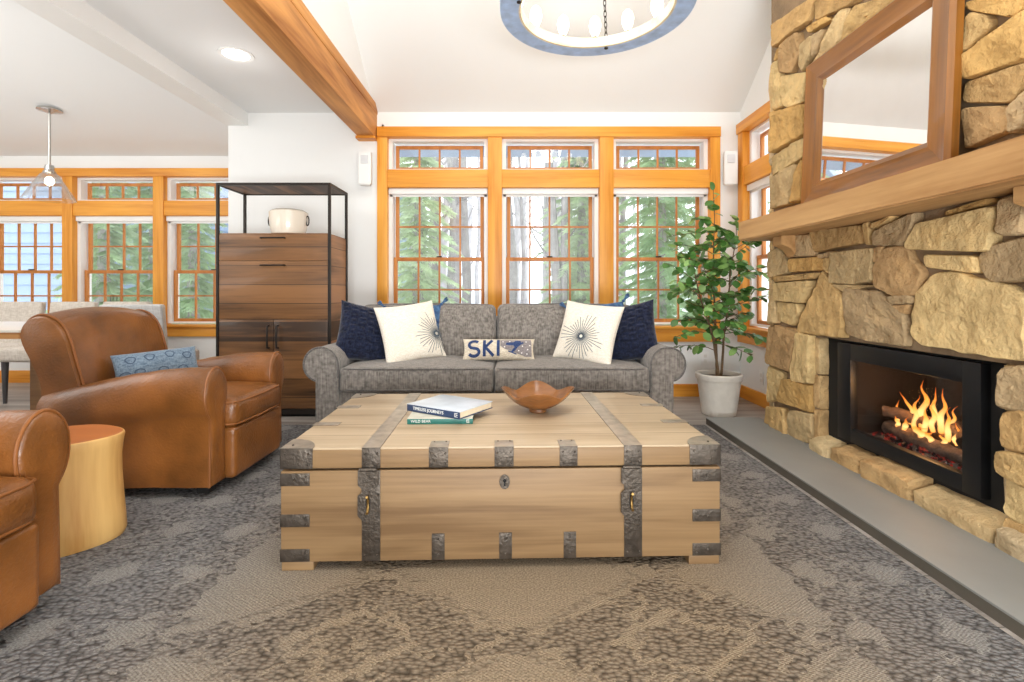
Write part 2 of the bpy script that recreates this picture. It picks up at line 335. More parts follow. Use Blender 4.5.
# ------------------------------------------------------------------ mesh builder
class MB:
    def __init__(s): s.v = []; s.f = []; s.m = []; s.c = {}
    def add(s, verts, faces, mi=0, mat=None, tint=None):
        o = len(s.v)
        s.v += [tuple((mat @ Vector(p)) if mat else p) for p in verts]
        for f in faces:
            s.f.append(tuple(i+o for i in f)); s.m.append(mi)
            if tint: s.c[len(s.f)-1] = tint
        return s
    def bm(s, bm, mi=0, mat=None):
        bm.verts.ensure_lookup_table(); bm.verts.index_update()
        s.add([v.co[:] for v in bm.verts], [[v.index for v in f.verts] for f in bm.faces], mi, mat); bm.free(); return s
    def box(s, x0, x1, y0, y1, z0, z1, bev=0, mi=0, mat=None, seg=2):
        b = bmesh.new(); bmesh.ops.create_cube(b, size=1)
        for v in b.verts:
            v.co = Vector(((x0+x1)/2+v.co.x*(x1-x0), (y0+y1)/2+v.co.y*(y1-y0), (z0+z1)/2+v.co.z*(z1-z0)))
        if bev: bmesh.ops.bevel(b, geom=list(b.edges), offset=bev, segments=seg, affect='EDGES', profile=.6)
        return s.bm(b, mi, mat)
    def tube(s, pts, rad, n=10, mi=0, closed=False, mat=None, cap=True):
        pts = [Vector(p) for p in pts]; k = len(pts)
        rr = rad if isinstance(rad, (list, tuple)) else [rad]*k
        vs, fs = [], []; up = None
        for i, p in enumerate(pts):
            a = pts[(i-1) % k] if (closed or i > 0) else p
            c = pts[(i+1) % k] if (closed or i < k-1) else p
            t = (c-a).normalized() if (c-a).length > 1e-9 else Vector((0, 0, 1))
            if up is None:
                up = t.orthogonal().normalized()
            else:
                up = up - t*up.dot(t)
                up = up.normalized() if up.length > 1e-6 else t.orthogonal().normalized()
            w = t.cross(up)
            for j in range(n):
                an = 2*PI*j/n
                vs.append(p + (up*math.cos(an)+w*math.sin(an))*rr[i])
        for i in range(k if closed else k-1):
            for j in range(n):
                a = i*n+j; b2 = i*n+(j+1) % n; i2 = (i+1) % k
                fs.append((a, b2, i2*n+(j+1) % n, i2*n+j))
        if cap and not closed:
            fs.append(tuple(range(n))[::-1]); fs.append(tuple((k-1)*n+j for j in range(n)))
        return s.add(vs, fs, mi, mat)
    def lathe(s, prof, n=32, mi=0, mat=None, cx=0, cy=0, sq=0, cap=True):
        vs, fs = [], []
        for r, z in prof:
            for j in range(n):
                a = 2*PI*j/n
                q = 1+sq*(abs(math.sin(2*a))**2)
                vs.append((cx+r*q*math.cos(a), cy+r*q*math.sin(a), z))
        for i in range(len(prof)-1):
            for j in range(n):
                fs.append((i*n+j, i*n+(j+1) % n, (i+1)*n+(j+1) % n, (i+1)*n+j))
        if cap and prof[0][0] > 1e-6: fs.append(tuple(range(n))[::-1])
        if cap and prof[-1][0] > 1e-6: fs.append(tuple((len(prof)-1)*n+j for j in range(n)))
        return s.add(vs, fs, mi, mat)
    def prism(s, poly, a0, a1, axis='x', mi=0, mat=None, bev=0):
        """poly in the plane across axis; x:(y,z) y:(x,z) z:(x,y)"""
        def P(p, a): return {'x': (a, p[0], p[1]), 'y': (p[0], a, p[1]), 'z': (p[0], p[1], a)}[axis]
        b = bmesh.new()
        lo = [b.verts.new(P(p, a0)) for p in poly]; hi = [b.verts.new(P(p, a1)) for p in poly]
        n = len(poly)
        b.faces.new(lo); b.faces.new(hi[::-1])
        for i in range(n): b.faces.new((lo[i], hi[i], hi[(i+1) % n], lo[(i+1) % n]))
        bmesh.ops.recalc_face_normals(b, faces=list(b.faces))
        if bev: bmesh.ops.bevel(b, geom=list(b.edges), offset=bev, segments=2, affect='EDGES')
        return s.bm(b, mi, mat)
    def ball(s, c, r, mi=0, sc=(1, 1, 1), sub=2):
        b = bmesh.new(); bmesh.ops.create_icosphere(b, subdivisions=sub, radius=1)
        for v in b.verts: v.co = Vector((c[0]+v.co.x*r*sc[0], c[1]+v.co.y*r*sc[1], c[2]+v.co.z*r*sc[2]))
        return s.bm(b, mi)
    def cushion(s, x0, x1, y0, y1, z0, z1, r=.05, bulge=(0, 0, 0), mi=0, mat=None, wr=0, seed=0):
        """soft rounded box; bulge swells the x, y and z faces"""
        t = [-1, -.985, -.95, -.9, -.82, -.7, -.5, -.25, 0, .25, .5, .7, .82, .9, .95, .985, 1]
        n = len(t); b = bmesh.new()
        h = Vector(((x1-x0)/2, (y1-y0)/2, (z1-z0)/2)); c = Vector(((x0+x1)/2, (y0+y1)/2, (z0+z1)/2))
        rr = min(r, h.x*.98, h.y*.98, h.z*.98)
        for ax in range(3):
            for sg in (-1, 1):
                g = []
                for i in range(n):
                    row = []
                    for j in range(n):
                        p = [0, 0, 0]; p[ax] = sg; p[(ax+1) % 3] = t[i]; p[(ax+2) % 3] = t[j]
                        q = Vector((p[0]*h.x, p[1]*h.y, p[2]*h.z))
                        inn = Vector([max(-(h[k]-rr), min(h[k]-rr, q[k])) for k in range(3)])
                        d = q-inn
                        if d.length > 1e-9: q = inn+d.normalized()*rr
                        bl = Vector((bulge[0]*p[0]*(1-p[1]**2)*(1-p[2]**2), bulge[1]*p[1]*(1-p[0]**2)*(1-p[2]**2), bulge[2]*p[2]*(1-p[0]**2)*(1-p[1]**2)))
                        q = q+bl
                        if wr: q = q+noise.noise_vector(q*6+Vector((seed, seed*2, 0)))*wr
                        row.append(b.verts.new(c+q))
                    g.append(row)
                for i in range(n-1):
                    for j in range(n-1):
                        f = (g[i][j], g[i+1][j], g[i+1][j+1], g[i][j+1])
                        b.faces.new(f if sg > 0 else f[::-1])
        bmesh.ops.remove_doubles(b, verts=list(b.verts), dist=1e-5)
        return s.bm(b, mi, mat)
    def build(s, name, mats, parent=None, smooth=True, ang=40):
        me = bpy.data.meshes.new(name)
        me.from_pydata(s.v, [], s.f)
        mats = mats if isinstance(mats, (list, tuple)) else [mats]
        for m in mats: me.materials.append(m)
        me.polygons.foreach_set('material_index', s.m)
        if s.c:
            ca = me.color_attributes.new('tint', 'FLOAT_COLOR', 'CORNER')
            for p in me.polygons:
                c = s.c.get(p.index, (.5, .5, .5))
                for li in p.loop_indices: ca.data[li].color = (*c, 1)
        me.update()
        if smooth:
            me.shade_smooth(); me.set_sharp_from_angle(angle=R(ang))
        o = bpy.data.objects.new(name, me); col.objects.link(o)
        if parent: o.parent = parent
        return o

def thing(name, label, cat, loc=(0, 0, 0), rz=0, group=None):
    o = bpy.data.objects.new(name, None); col.objects.link(o); o.empty_display_size = .1
    o.location = loc; o.rotation_euler = (0, 0, rz)
    o['label'] = label; o['category'] = cat
    if group: o['group'] = group
    return o
def tag(o, label, cat, group=None, kind=None):
    o['label'] = label; o['category'] = cat
    if group: o['group'] = group
    if kind: o['kind'] = kind
    return o
def struct(o, label=None):
    o['kind'] = 'structure'
    if label: o['label'] = label
    return o
def copy_tree(o, label=None, parent=None):
    c = o.copy(); col.objects.link(c)
    if parent: c.parent = parent
    if label: c['label'] = label
    for ch in list(o.children): copy_tree(ch, None, c)
    return c
def text_mesh(body, size, depth=.0006, space=1.0):
    cu = bpy.data.curves.new('lettering', 'FONT'); cu.body = body; cu.size = size; cu.extrude = depth
    cu.align_x = 'LEFT'; cu.align_y = 'CENTER'; cu.space_character = space
    ob = bpy.data.objects.new('lettering', cu); col.objects.link(ob)
    bpy.context.view_layer.update()
    ev = ob.evaluated_get(bpy.context.evaluated_depsgraph_get()); me = ev.to_mesh()
    vs = [v.co[:] for v in me.vertices]; fs = [tuple(p.vertices) for p in me.polygons]
    ev.to_mesh_clear(); bpy.data.objects.remove(ob); bpy.data.curves.remove(cu)
    return vs, fs
# ------------------------------------------------------------------ room shell
CEIL = 2.61
def sbox(name, boxes, mat, bev=0, **kw):
    m = MB()
    for b in boxes: m.box(*b, bev=bev)
    return struct(m.build(name, mat, smooth=False))

sbox('floor', [(-6.3, 2.4, -2.6, 5.5, -.1, 0)], M['floor'])
sbox('wall_back', [(-2.61, -1.2, 4.6, 4.8, 0, 2.9), (-1.2, 1.87, 4.6, 4.8, 0, .56), (1.87, 2.1, 4.6, 4.8, 0, 2.43),
                   (-1.2, 2.1, 4.6, 4.8, 2.43, 2.9), (-1.2, -1.18, 4.6, 4.8, .5, 2.5)], M['white'])
sbox('wall_dining_return', [(-2.61, -2.5, 4.8, 5.3, 0, 2.9)], M['white'])
sbox('wall_dining', [(-6.3, -2.5, 5.3, 5.5, 0, .55), (-6.3, -2.5, 5.3, 5.5, 2.22, 2.75)], M['white'])
sbox('wall_left', [(-6.3, -6.15, -2.6, 5.5, 0, 4.2)], M['white'])
sbox('wall_rear', [(-6.3, 2.4, -2.6, -2.45, 0, 6.2)], M['white'])
sbox('wall_upper_left', [(-1.40, -1.262, -2.5, 4.6, 2.66, 6.2)], M['white'])
sbox('wall_right', [(2.1, 2.3, 4.5, 4.8, 0, 6.2), (2.1, 2.3, 3.3, 3.62, 0, 6.2), (2.1, 2.3, 3.62, 4.5, 0, .56), (2.1, 2.3, 3.62, 4.5, 2.43, 6.2),
                    (2.1, 2.3, -2.6, .9, 0, 6.2), (2.1, 2.3, .9, 3.3, 3.8, 6.2)], M['white'])
# flat ceiling over the left side, sloped ceilings over the living and dining ends
sbox('ceiling', [(-2.5, -1.39, -2.5, 4.6, CEIL, CEIL+.06)], M['ceil'])
m = MB(); m.prism([(4.62, 2.60), (4.62, 2.75), (0, 6.13), (-2.5, 6.13), (-2.5, 5.98), (0, 5.98)], -1.27, 2.2, 'x')
struct(m.build('ceiling_sloped', M['white'], smooth=False))
m = MB(); m.prism([(5.35, 2.39), (5.35, 2.5), (-2.5, 4.07), (-2.5, 3.96)], -6.2, -2.6, 'x')
struct(m.build('ceiling_dining', M['ceil'], smooth=False))
sbox('trim_soffit', [(-2.62, -2.43, -2.5, 4.6, 2.49, 4.0)], M['soft_white'])
m = MB(); m.box(-1.40, -1.24, -2.4, 4.6, 2.37, 2.60, bev=.006); m.box(-1.262, -1.235, -2.4, 4.6, 2.59, 2.675, bev=.004)
struct(m.build('ceiling_beam', M['beam']))
sbox('trim_beam_cap', [(-1.41, -1.235, 4.5, 4.6, 2.345, 2.37)], M['trimX'], bev=.003)

# ------------------------------------------------------------------ window trim: posts, headers, sills
n_tr = [0]
def trim(box, ax):
    n_tr[0] += 1
    m = MB(); m.box(*box, bev=.004)
    return struct(m.build('trim_%d' % n_tr[0], M['trim'+ax]))
# back wall bank of three
YF = 4.565
trim((-1.233, 1.904, YF-.012, 4.66, 2.377, 2.469), 'X')
for x0, x1 in ((-1.233, -1.141), (-.221, -.092), (.80, .929), (1.812, 1.904)):
    trim((x0, x1, YF, 4.70, .60, 2.377), 'Z')
for x0, x1 in ((-1.141, -.221), (-.092, .80), (.929, 1.812)):
    trim((x0, x1, YF+.008, 4.70, 1.917, 2.082), 'X')
trim((-1.233, 1.93, YF-.03, 4.7, .625, .648), 'X')
trim((-1.233, 1.904, YF, 4.6, .505, .625), 'X')
# dining bank
YD = 5.265
trim((-6.15, -2.62, YD-.01, 5.36, 2.179, 2.264), 'X')
for x0, x1 in ((-5.72, -5.60), (-4.742, -4.632), (-3.784, -3.673), (-2.74, -2.62)):
    trim((x0, x1, YD, 5.40, .56, 2.179), 'Z')
for x0, x1 in ((-5.60, -4.742), (-4.632, -3.784), (-3.673, -2.74)):
    trim((x0, x1, YD+.008, 5.40, 1.766, 1.925), 'X')
trim((-6.15, -2.62, YD-.03, 5.4, .59, .615), 'X')
trim((-6.15, -2.62, YD, 5.3, .49, .59), 'X')
# right wall window
XR = 2.065
trim((XR-.012, 2.16, 3.5, 4.585, 2.40, 2.49), 'Y')
trim((XR, 2.2, 4.48, 4.575, .60, 2.40), 'Z')
trim((XR, 2.2, 3.52, 3.63, .60, 2.40), 'Z')
trim((XR+.008, 2.2, 3.63, 4.48, 1.917, 2.082), 'Y')
trim((XR-.03, 2.2, 3.5, 4.585, .625, .648), 'Y')
trim((XR, 2.1, 3.5, 4.585, .505, .625), 'Y')
# skirting
def base(name, b, ax): struct(MB().box(*b, bev=.004).build(name, M['trim'+ax]))
base('baseboard_back', (-2.5, 2.1, 4.582, 4.6, 0, .115), 'X')
base('baseboard_right', (2.082, 2.1, 3.45, 4.582, 0, .115), 'Y')
base('baseboard_dining', (-6.15, -2.61, 5.282, 5.3, 0, .13), 'X')

# ------------------------------------------------------------------ windows
n_win = [0]
def sash(name, x0, x1, y, z0, z1, rows, cols, root, st=.032, mun=.015, shift=0):
    m = MB(); d = .028
    m.box(x0, x0+st, y-d/2, y+d/2, z0, z1, bev=.002); m.box(x1-st, x1, y-d/2, y+d/2, z0, z1, bev=.002)
    m.box(x0+st, x1-st, y-d/2, y+d/2, z0, z0+st, bev=.002); m.box(x0+st, x1-st, y-d/2, y+d/2, z1-st, z1, bev=.002)
    for c in range(1, cols):
        x = x0+st+(x1-x0-2*st)*c/cols
        m.box(x-mun/2, x+mun/2, y-.011, y+.011, z0+st, z1-st)
    for r in range(1, rows):
        z = z0+st+(z1-z0-2*st)*r/rows
        m.box(x0+st, x1-st, y-.0105, y+.0105, z-mun/2, z+mun/2)
    s = m.build(name, M['sash'], root)
    MB().box(x0+st*.8, x1-st*.8, y-.002, y+.002, z0+st*.8, z1-st*.8).build('pane', M['pane'], s, smooth=False)
    return s
def window(loc, rz, w, z0, zt, h0, h1, ztop, label):
    """w opening width; z0..h0 double-hung, h1..ztop transom; zt meeting rail"""
    n_win[0] += 1
    root = bpy.data.objects.new('window_%d' % n_win[0], None); col.objects.link(root)
    root.location = loc; root.rotation_euler = (0, 0, rz); root['kind'] = 'structure'; root['label'] = label
    m = MB()   # white jamb lining of both openings
    for a, b in ((z0, h0), (h1, ztop)):
        m.box(0, .035, .03, .17, a, b); m.box(w-.035, w, .03, .17, a, b)
        m.box(.035, w-.035, .03, .17, a, a+.018); m.box(.035, w-.035, .03, .17, b-.022, b)
    m.build('jamb_lining', M['soft_white'], root, smooth=False)
    sash('upper_sash', .045, w-.045, .125, zt-.012, h0-.02, 2, 4, root)
    s = sash('lower_sash', .036, w-.036, .09, z0+.018, zt+.022, 2, 4, root)
    MB().box(w/2-.025, w/2+.025, .068, .09, zt+.022, zt+.034, bev=.003).build('sash_lock', M['darkmetal'], s)
    sash('transom_sash', .05, w-.05, .11, h1+.018, ztop-.045, 1, 4, root, st=.03)
    sh = MB().box(.005, w-.005, .0, .065, h0-.055, h0-.002, bev=.006)
    sh.box(.012, w-.012, .03, .036, h0-.075, h0-.05).build('roller_shade', M['soft_white'], root)
    return root
for k, (x0, x1) in enumerate(((-1.141, -.221), (-.092, .80), (.929, 1.812))):
    window((x0, 4.6, 0), 0, x1-x0, .66, 1.262, 1.917, 2.082, 2.377, ['left window of the living room bank behind the grey sofa', 'middle window of the living room bank behind the grey sofa', 'right window of the living room bank beside the potted plant'][k])
for k, (x0, x1) in enumerate(((-5.60, -4.742), (-4.632, -3.784), (-3.673, -2.74))):
    window((x0, 5.3, 0), 0, x1-x0, .625, 1.172, 1.766, 1.925, 2.179, ['dining room window behind the glass pendant lamp', 'dining room window between the two timber posts', 'dining room window beside the tall wooden cabinet'][k])
window((2.1, 4.48, 0), -PI/2, .85, .66, 1.262, 1.917, 2.082, 2.40, 'side window in the right wall by the stone chimney')

# ------------------------------------------------------------------ small wall things
def speaker(x, y, z, rz, label):
    t = thing('wall_speaker', label, 'speaker', (x, y, z), rz, 'white speakers flanking the windows')
    m = MB(); m.prism([(-.058, 0), (.058, 0), (.05, .075), (-.05, .075)], 0, .30, 'z', mat=Matrix.Translation((0, -.11, 0)) @ Matrix.Rotation(0, 4, 'X'), bev=.008)
    m.build('housing', M['soft_white'], t)
    MB().box(-.034, .034, -.118, -.105, .19, .265, bev=.004).build('driver_panel', plain('speaker_grey', S(222, 223, 225), .5), t)
    MB().box(-.02, .02, -.04, -.002, .10, .2, bev=.004).build('bracket', M['soft_white'], t)
speaker(-1.325, 4.6, 1.925, 0, 'white wall speaker under the end of the timber beam')
speaker(1.985, 4.6, 1.93, R(-8), 'white wall speaker in the corner above the potted plant')
def outlet(loc, rz, label):
    t = thing('wall_outlet', label, 'outlet', loc, rz, 'wall outlets')
    MB().box(-.036, .036, -.008, 0, -.058, .058, bev=.003).build('cover_plate', M['soft_white'], t)
    for z in (-.022, .022): MB().box(-.014, .014, -.011, -.006, z-.014, z+.014, bev=.002).build('socket', plain('socket_ivory', S(226, 224, 218), .4), t)
outlet((1.775, 4.6, .35), 0, 'white wall outlet left of the plant pot')
outlet((2.1, 4.2, .24), -PI/2, 'white wall outlet low on the right wall beside the chimney')

# recessed downlight
t = thing('ceiling_downlight', 'round recessed light in the flat ceiling beside the timber beam', 'light', (-1.915, 3.47, CEIL))
m = MB(); m.lathe([(.115, -.001), (.113, -.008), (.09, -.006), (.082, .0)], 40, cap=False); m.build('trim_ring', M['soft_white'], t)
MB().lathe([(.0, -.004), (.085, -.004)], 40).build('lens', M['downlight'], t)

# ------------------------------------------------------------------ fieldstone chimney
STONES = [[3.132,1.311,2.951,1.297,2.92,1.175,3.132,1.182],
[2.938,1.316,2.546,1.299,2.523,1.208,2.913,1.194],
[2.507,1.297,2.474,1.299,2.467,1.2,2.5,1.203],
[2.443,1.256,2.187,1.306,2.194,1.255,2.246,1.173,2.438,1.187],
[2.443,1.294,2.308,1.309,2.316,1.295,2.443,1.27],
[2.165,1.256,1.832,1.272,1.83,1.215,1.846,1.112,2.216,1.15,2.223,1.176],
[2.033,1.287,1.863,1.308,1.842,1.29,2.027,1.273],
[1.8,1.289,1.71,1.293,1.71,1.162,1.797,1.167],
[3.183,1.169,2.838,1.161,2.826,1.086,3.176,1.088],
[3.421,1.23,3.302,1.25,3.192,1.136,3.213,1.077,3.41,1.058],
[2.814,1.145,2.761,1.145,2.775,1.066,2.812,1.097],
[2.734,1.175,2.434,1.171,2.431,1.017,2.585,1.0,2.775,1.013],
[2.417,1.172,2.372,1.172,2.382,1.116,2.42,1.106],
[2.357,1.162,2.269,1.169,2.226,1.147,2.22,1.112,2.154,1.044,2.201,.948,2.316,.943,2.417,.991,2.422,1.081],
[2.138,1.117,1.905,1.095,1.897,1.032,2.131,1.066],
[1.895,1.094,1.832,1.129,1.71,1.146,1.71,1.0,1.842,.998,1.897,1.062],
[2.194,.953,2.111,1.037,1.985,1.038,1.853,.994,1.783,.983,1.71,.923,1.71,.727,1.884,.724,2.151,.732,2.211,.766],
[2.855,1.079,2.664,.924,2.664,.717,3.117,.712],
[2.647,.98,2.399,.959,2.243,.858,2.25,.719,2.526,.723,2.647,.745],
[2.316,.938,2.216,.945,2.214,.91,2.297,.905],
[2.292,.895,2.22,.902,2.235,.865],
[3.335,1.017,2.951,1.026,3.032,.895,3.335,.906],
[3.319,.892,3.074,.886,3.054,.838,3.132,.752,3.329,.774],
[3.421,1.044,3.352,1.008,3.342,.759,3.428,.751],
[3.386,1.062,2.888,1.07,2.926,1.038,3.335,1.027],
[2.875,1.173,2.745,1.181,2.775,1.154,2.863,1.155],
[2.745,1.001,2.452,.991,2.664,.959],
[3.369,.736,3.123,.703,3.192,.563,3.335,.695],
[3.432,.721,3.125,.728,3.186,.453,3.453,.472],
[3.108,.703,2.953,.7,2.953,.423,3.134,.402,3.16,.489],
[3.442,.447,3.258,.425,3.319,.255,3.468,.197],
[3.239,.395,2.968,.404,2.968,.246,3.304,.24],
[3.468,.162,3.249,.203,3.212,.045,3.505,.009],
[3.181,.204,2.968,.234,2.961,.089,2.995,.056,3.212,.04],
[1.799,.681,1.719,.704,1.719,.552,1.813,.547],
[1.802,.522,1.719,.549,1.719,.407,1.805,.407],
[1.816,.38,1.719,.398,1.719,.289,1.809,.307],
[1.788,.294,1.719,.283,1.719,.156,1.788,.167],
[1.788,.15,1.719,.149,1.719,.064,1.788,.062],
[3.371,2.762,3.024,2.705,2.935,2.685,2.988,2.579,3.348,2.597],
[3.348,2.581,3.261,2.561,3.299,2.504,3.38,2.525],
[3.252,2.562,3.08,2.559,3.061,2.425,3.158,2.344,3.274,2.406],
[3.394,2.507,3.291,2.484,3.286,2.185,3.394,2.197],
[3.278,2.376,3.017,2.282,3.035,2.117,3.198,2.141,3.278,2.191],
[3.394,2.178,3.035,2.096,3.043,1.917,3.394,1.903],
[3.403,1.882,3.043,1.895,3.043,1.778,3.38,1.745],
[3.403,1.731,3.198,1.752,3.111,1.748,3.178,1.519,3.431,1.534],
[3.103,1.711,3.035,1.759,3.035,1.521,3.15,1.523],
[2.918,2.654,2.742,2.581,2.547,2.465,2.6,2.456,2.918,2.549],
[2.988,2.541,2.82,2.511,2.773,2.466,2.963,2.499],
[3.057,2.477,2.956,2.474,2.935,2.364,3.035,2.301,3.072,2.344],
[2.922,2.457,2.836,2.446,2.901,2.344,2.929,2.341],
[2.868,2.332,2.683,2.467,2.611,2.439,2.707,2.293,2.922,2.3],
[2.586,2.438,2.29,2.33,2.333,2.257,2.683,2.282,2.683,2.319],
[1.928,2.079,1.711,1.983,1.765,1.932,1.924,2.046],
[1.921,2.03,1.857,1.984,1.85,1.936,1.943,1.887,1.943,2.013],
[1.943,1.876,1.711,1.929,1.711,1.76,1.921,1.782,1.951,1.804],
[1.951,1.775,1.711,1.742,1.759,1.628,1.948,1.7],
[1.951,1.674,1.786,1.624,1.774,1.537,1.951,1.523],
[1.765,1.606,1.711,1.652,1.711,1.523,1.764,1.525]]
CX = 1.795          # mortar face
def stone(m, poly, rs, x0=1.795, xf=1.755):
    """one irregular fieldstone: outline in (y, z), bulging out of the mortar"""
    P = [Vector(p) for p in poly]; n = len(P)
    area = sum(P[i].x*P[(i+1) % n].y-P[(i+1) % n].x*P[i].y for i in range(n))/2
    if area < 0: P.reverse()
    per = sum((P[(i+1) % n]-P[i]).length for i in range(n))
    # centroid
    A = abs(area); c = Vector((0, 0))
    for i in range(n):
        a, b = P[i], P[(i+1) % n]; cr = a.x*b.y-b.x*a.y; c += (a+b)*cr
    c /= 6*A
    cnt = max(20, min(110, int(per/.019))); pts = []
    for i in range(n):
        a, b = P[i], P[(i+1) % n]; k = max(2, round(cnt*(b-a).length/per))
        for j in range(k): pts.append(a+(b-a)*j/k)
    # round the corners a touch
    for _ in range(1):
        q = len(pts); pts = [pts[i]*.5+(pts[i-1]+pts[(i+1) % q])*.25 for i in range(q)]
    q = len(pts); sd = rs.random()*50; size = math.sqrt(A)
    tilt = Vector((rs.uniform(-.09, .09), rs.uniform(-.09, .09)))
    fwd = rs.uniform(-.012, .012)
    rings = [(1.0, None), (1.0, .5), (.99, .82)]
    e = min(.2, .010/size*2)
    rings += [(1-e*.6, 1.0)]
    steps = max(4, min(14, int(size/.022)))
    rings += [((1-e)*(1-k/steps), 1.0) for k in range(0, steps)]
    vs, fs = [], []
    for sc, h in rings:
        for p in pts:
            d = p-c
            nz = noise.noise(Vector((p.x*14, p.y*14, sd)))
            w = c+d*sc*(1.0+.012/size+.035*nz+.02*noise.noise(Vector((p.x*38, p.y*38, sd))))
            if h is None: x = x0+.02
            else:
                f = noise.noise(Vector((w.x*6, w.y*6, sd)))*.012+noise.noise(Vector((w.x*17, w.y*17, sd)))*.009+abs(noise.noise(Vector((w.x*40, w.y*40, sd))))*.006
                x = x0+(xf-x0+fwd)*h - (tilt.x*(w.x-c.x)+tilt.y*(w.y-c.y))*h*.7 - f*h
            vs.append((x, w.x, w.y))
    vs.append((x0+(xf-x0+fwd)-noise.noise(Vector((c.x*7, c.y*7, sd)))*.014, c.x, c.y))
    for i in range(len(rings)-1):
        for j in range(q): fs.append((i*q+j, (i+1)*q+j, (i+1)*q+(j+1) % q, i*q+(j+1) % q))
    L = len(rings)-1
    for j in range(q): fs.append((L*q+j, len(vs)-1, L*q+(j+1) % q))
    base = rs.choice([S(204, 170, 116), S(196, 160, 108), S(212, 184, 132), S(184, 150, 106), S(188, 162, 124), S(198, 172, 128), S(206, 166, 104)])
    k = rs.uniform(.86, 1.1)
    m.add(vs, fs, 1, tint=tuple(v*k for v in base))
OY0, OY1, OZ0, OZ1 = 1.80, 2.93, .10, .70      # fire opening
m = MB()
m.prism([(2.93, 0), (3.46, 0), (3.46, 3.38), (2.93, 3.78)], CX, 2.095, 'x'); m.box(CX, 2.095, .9, 1.80, 0, 3.8)
m.box(CX, 2.1, 1.80, 2.93, .70, 3.8); m.box(CX, 2.1, 1.80, 2.93, 0, .10)
rs = random.Random(11)
for fl in STONES:
    stone(m, [(fl[i], fl[i+1]) for i in range(0, len(fl), 2)], rs)
# field beyond the photograph's edge and behind the mirror
def vis(y, z): return y > 1.72 and z < .97+.584*y
jit = {}
def gp(i, j):
    if (i, j) not in jit:
        jit[(i, j)] = (.9+i*.29+rs.uniform(-.07, .07)*(i not in (0, 9)), .04+j*.235+rs.uniform(-.06, .06))
    return jit[(i, j)]
for i in range(9):
    for j in range(16):
        q = [gp(i, j), gp(i+1, j), gp(i+1, j+1), gp(i, j+1)]
        if any(vis(*p) for p in q):
            if min(p[0] for p in q) > 1.60: continue
            q = [(min(p[0], 1.70), p[1]) for p in q]
        c = (sum(p[0] for p in q)/4, sum(p[1] for p in q)/4)
        poly = []
        for p, dx, dz in zip(q, (1, -1, -1, 1), (1, 1, -1, -1)):
            poly += [(p[0]+dx*.018, p[1]+dz*.03), (p[0]+dx*.03, p[1]+dz*.018)] if dx*dz < 0 else [(p[0]+dx*.03, p[1]+dz*.018), (p[0]+dx*.018, p[1]+dz*.03)]
        stone(m, poly, rs)
for y0, y1, z0, z1 in ((2.02, 2.30, 1.5, 1.85), (2.33, 2.62, 1.5, 1.75), (2.65, 2.95, 1.5, 1.9), (2.02, 2.45, 1.88, 2.2), (2.48, 2.92, 1.93, 2.2)):
    stone(m, [(y0, z0), (y1, z0), (y1, z1), (y0, z1)], rs)
# far edge stones wrap the corner; reveal stones line the fire opening; rough ledge below it
def rubble(x0, x1, y0, y1, z0, z1, seed, rough=.012, slope=0):
    b = bmesh.new(); bmesh.ops.create_cube(b, size=1); bmesh.ops.subdivide_edges(b, edges=list(b.edges), cuts=7, use_grid_fill=True)
    for v in b.verts:
        p = Vector(((x0+x1)/2+v.co.x*(x1-x0), (y0+y1)/2+v.co.y*(y1-y0), (z0+z1)/2+v.co.z*(z1-z0)))
        k = v.co.copy(); big = sorted((abs(k.x), abs(k.y), abs(k.z)))
        if big[1] > .42: p -= Vector((k.x*(x1-x0), k.y*(y1-y0), k.z*(z1-z0)))*.05
        p.z += slope*(v.co.x)*(v.co.z+.5)
        v.co = p+noise.noise_vector(p*9+Vector((seed, 0, 0)))*rough+noise.noise_vector(p*30+Vector((seed, 0, 0)))*rough*.5
    b.verts.ensure_lookup_table(); b.verts.index_update()
    base = rs.choice([S(208, 180, 134), S(198, 164, 116), S(216, 192, 148), S(204, 182, 146)])
    m.add([v.co[:] for v in b.verts], [[v.index for v in f.verts] for f in b.faces], 1, tint=base); b.free()
for k, (z0, z1) in enumerate(((.05, .27), (.28, .47), (.48, .69))): rubble(1.785, 1.90, 2.905, 2.96, z0, z1, k*3.1, .008)
for k, (z0, z1) in enumerate(((.10, .33), (.34, .52), (.53, .70))): rubble(1.785, 1.90, 1.78, 1.815, z0, z1, k*3.7, .006)
for k, (z0, z1) in enumerate(((.05, .3), (.32, .62), (.64, .9), (.92, 1.15), (1.17, 1.4), (1.45, 1.8), (1.83, 2.1), (2.13, 2.5))):
    rubble(1.79, 2.09, 3.42, 3.485, z0, z1, k*2.3, .01)
ly = [2.93, 2.74, 2.50, 2.18, 1.80, 1.5, 1.2]
for k in range(6):
    rubble(1.725+.01*(k % 2), 1.87, ly[k+1]+.006, ly[k]-.006, .03, .118+.014*(k % 3), k*5.3, .010, .035)
ch = m.build('stone_fireplace', [M['mortar'], M['stone']], ang=32)
tag(ch, 'tan fieldstone fireplace wall rising to the ceiling at the right', 'fireplace')

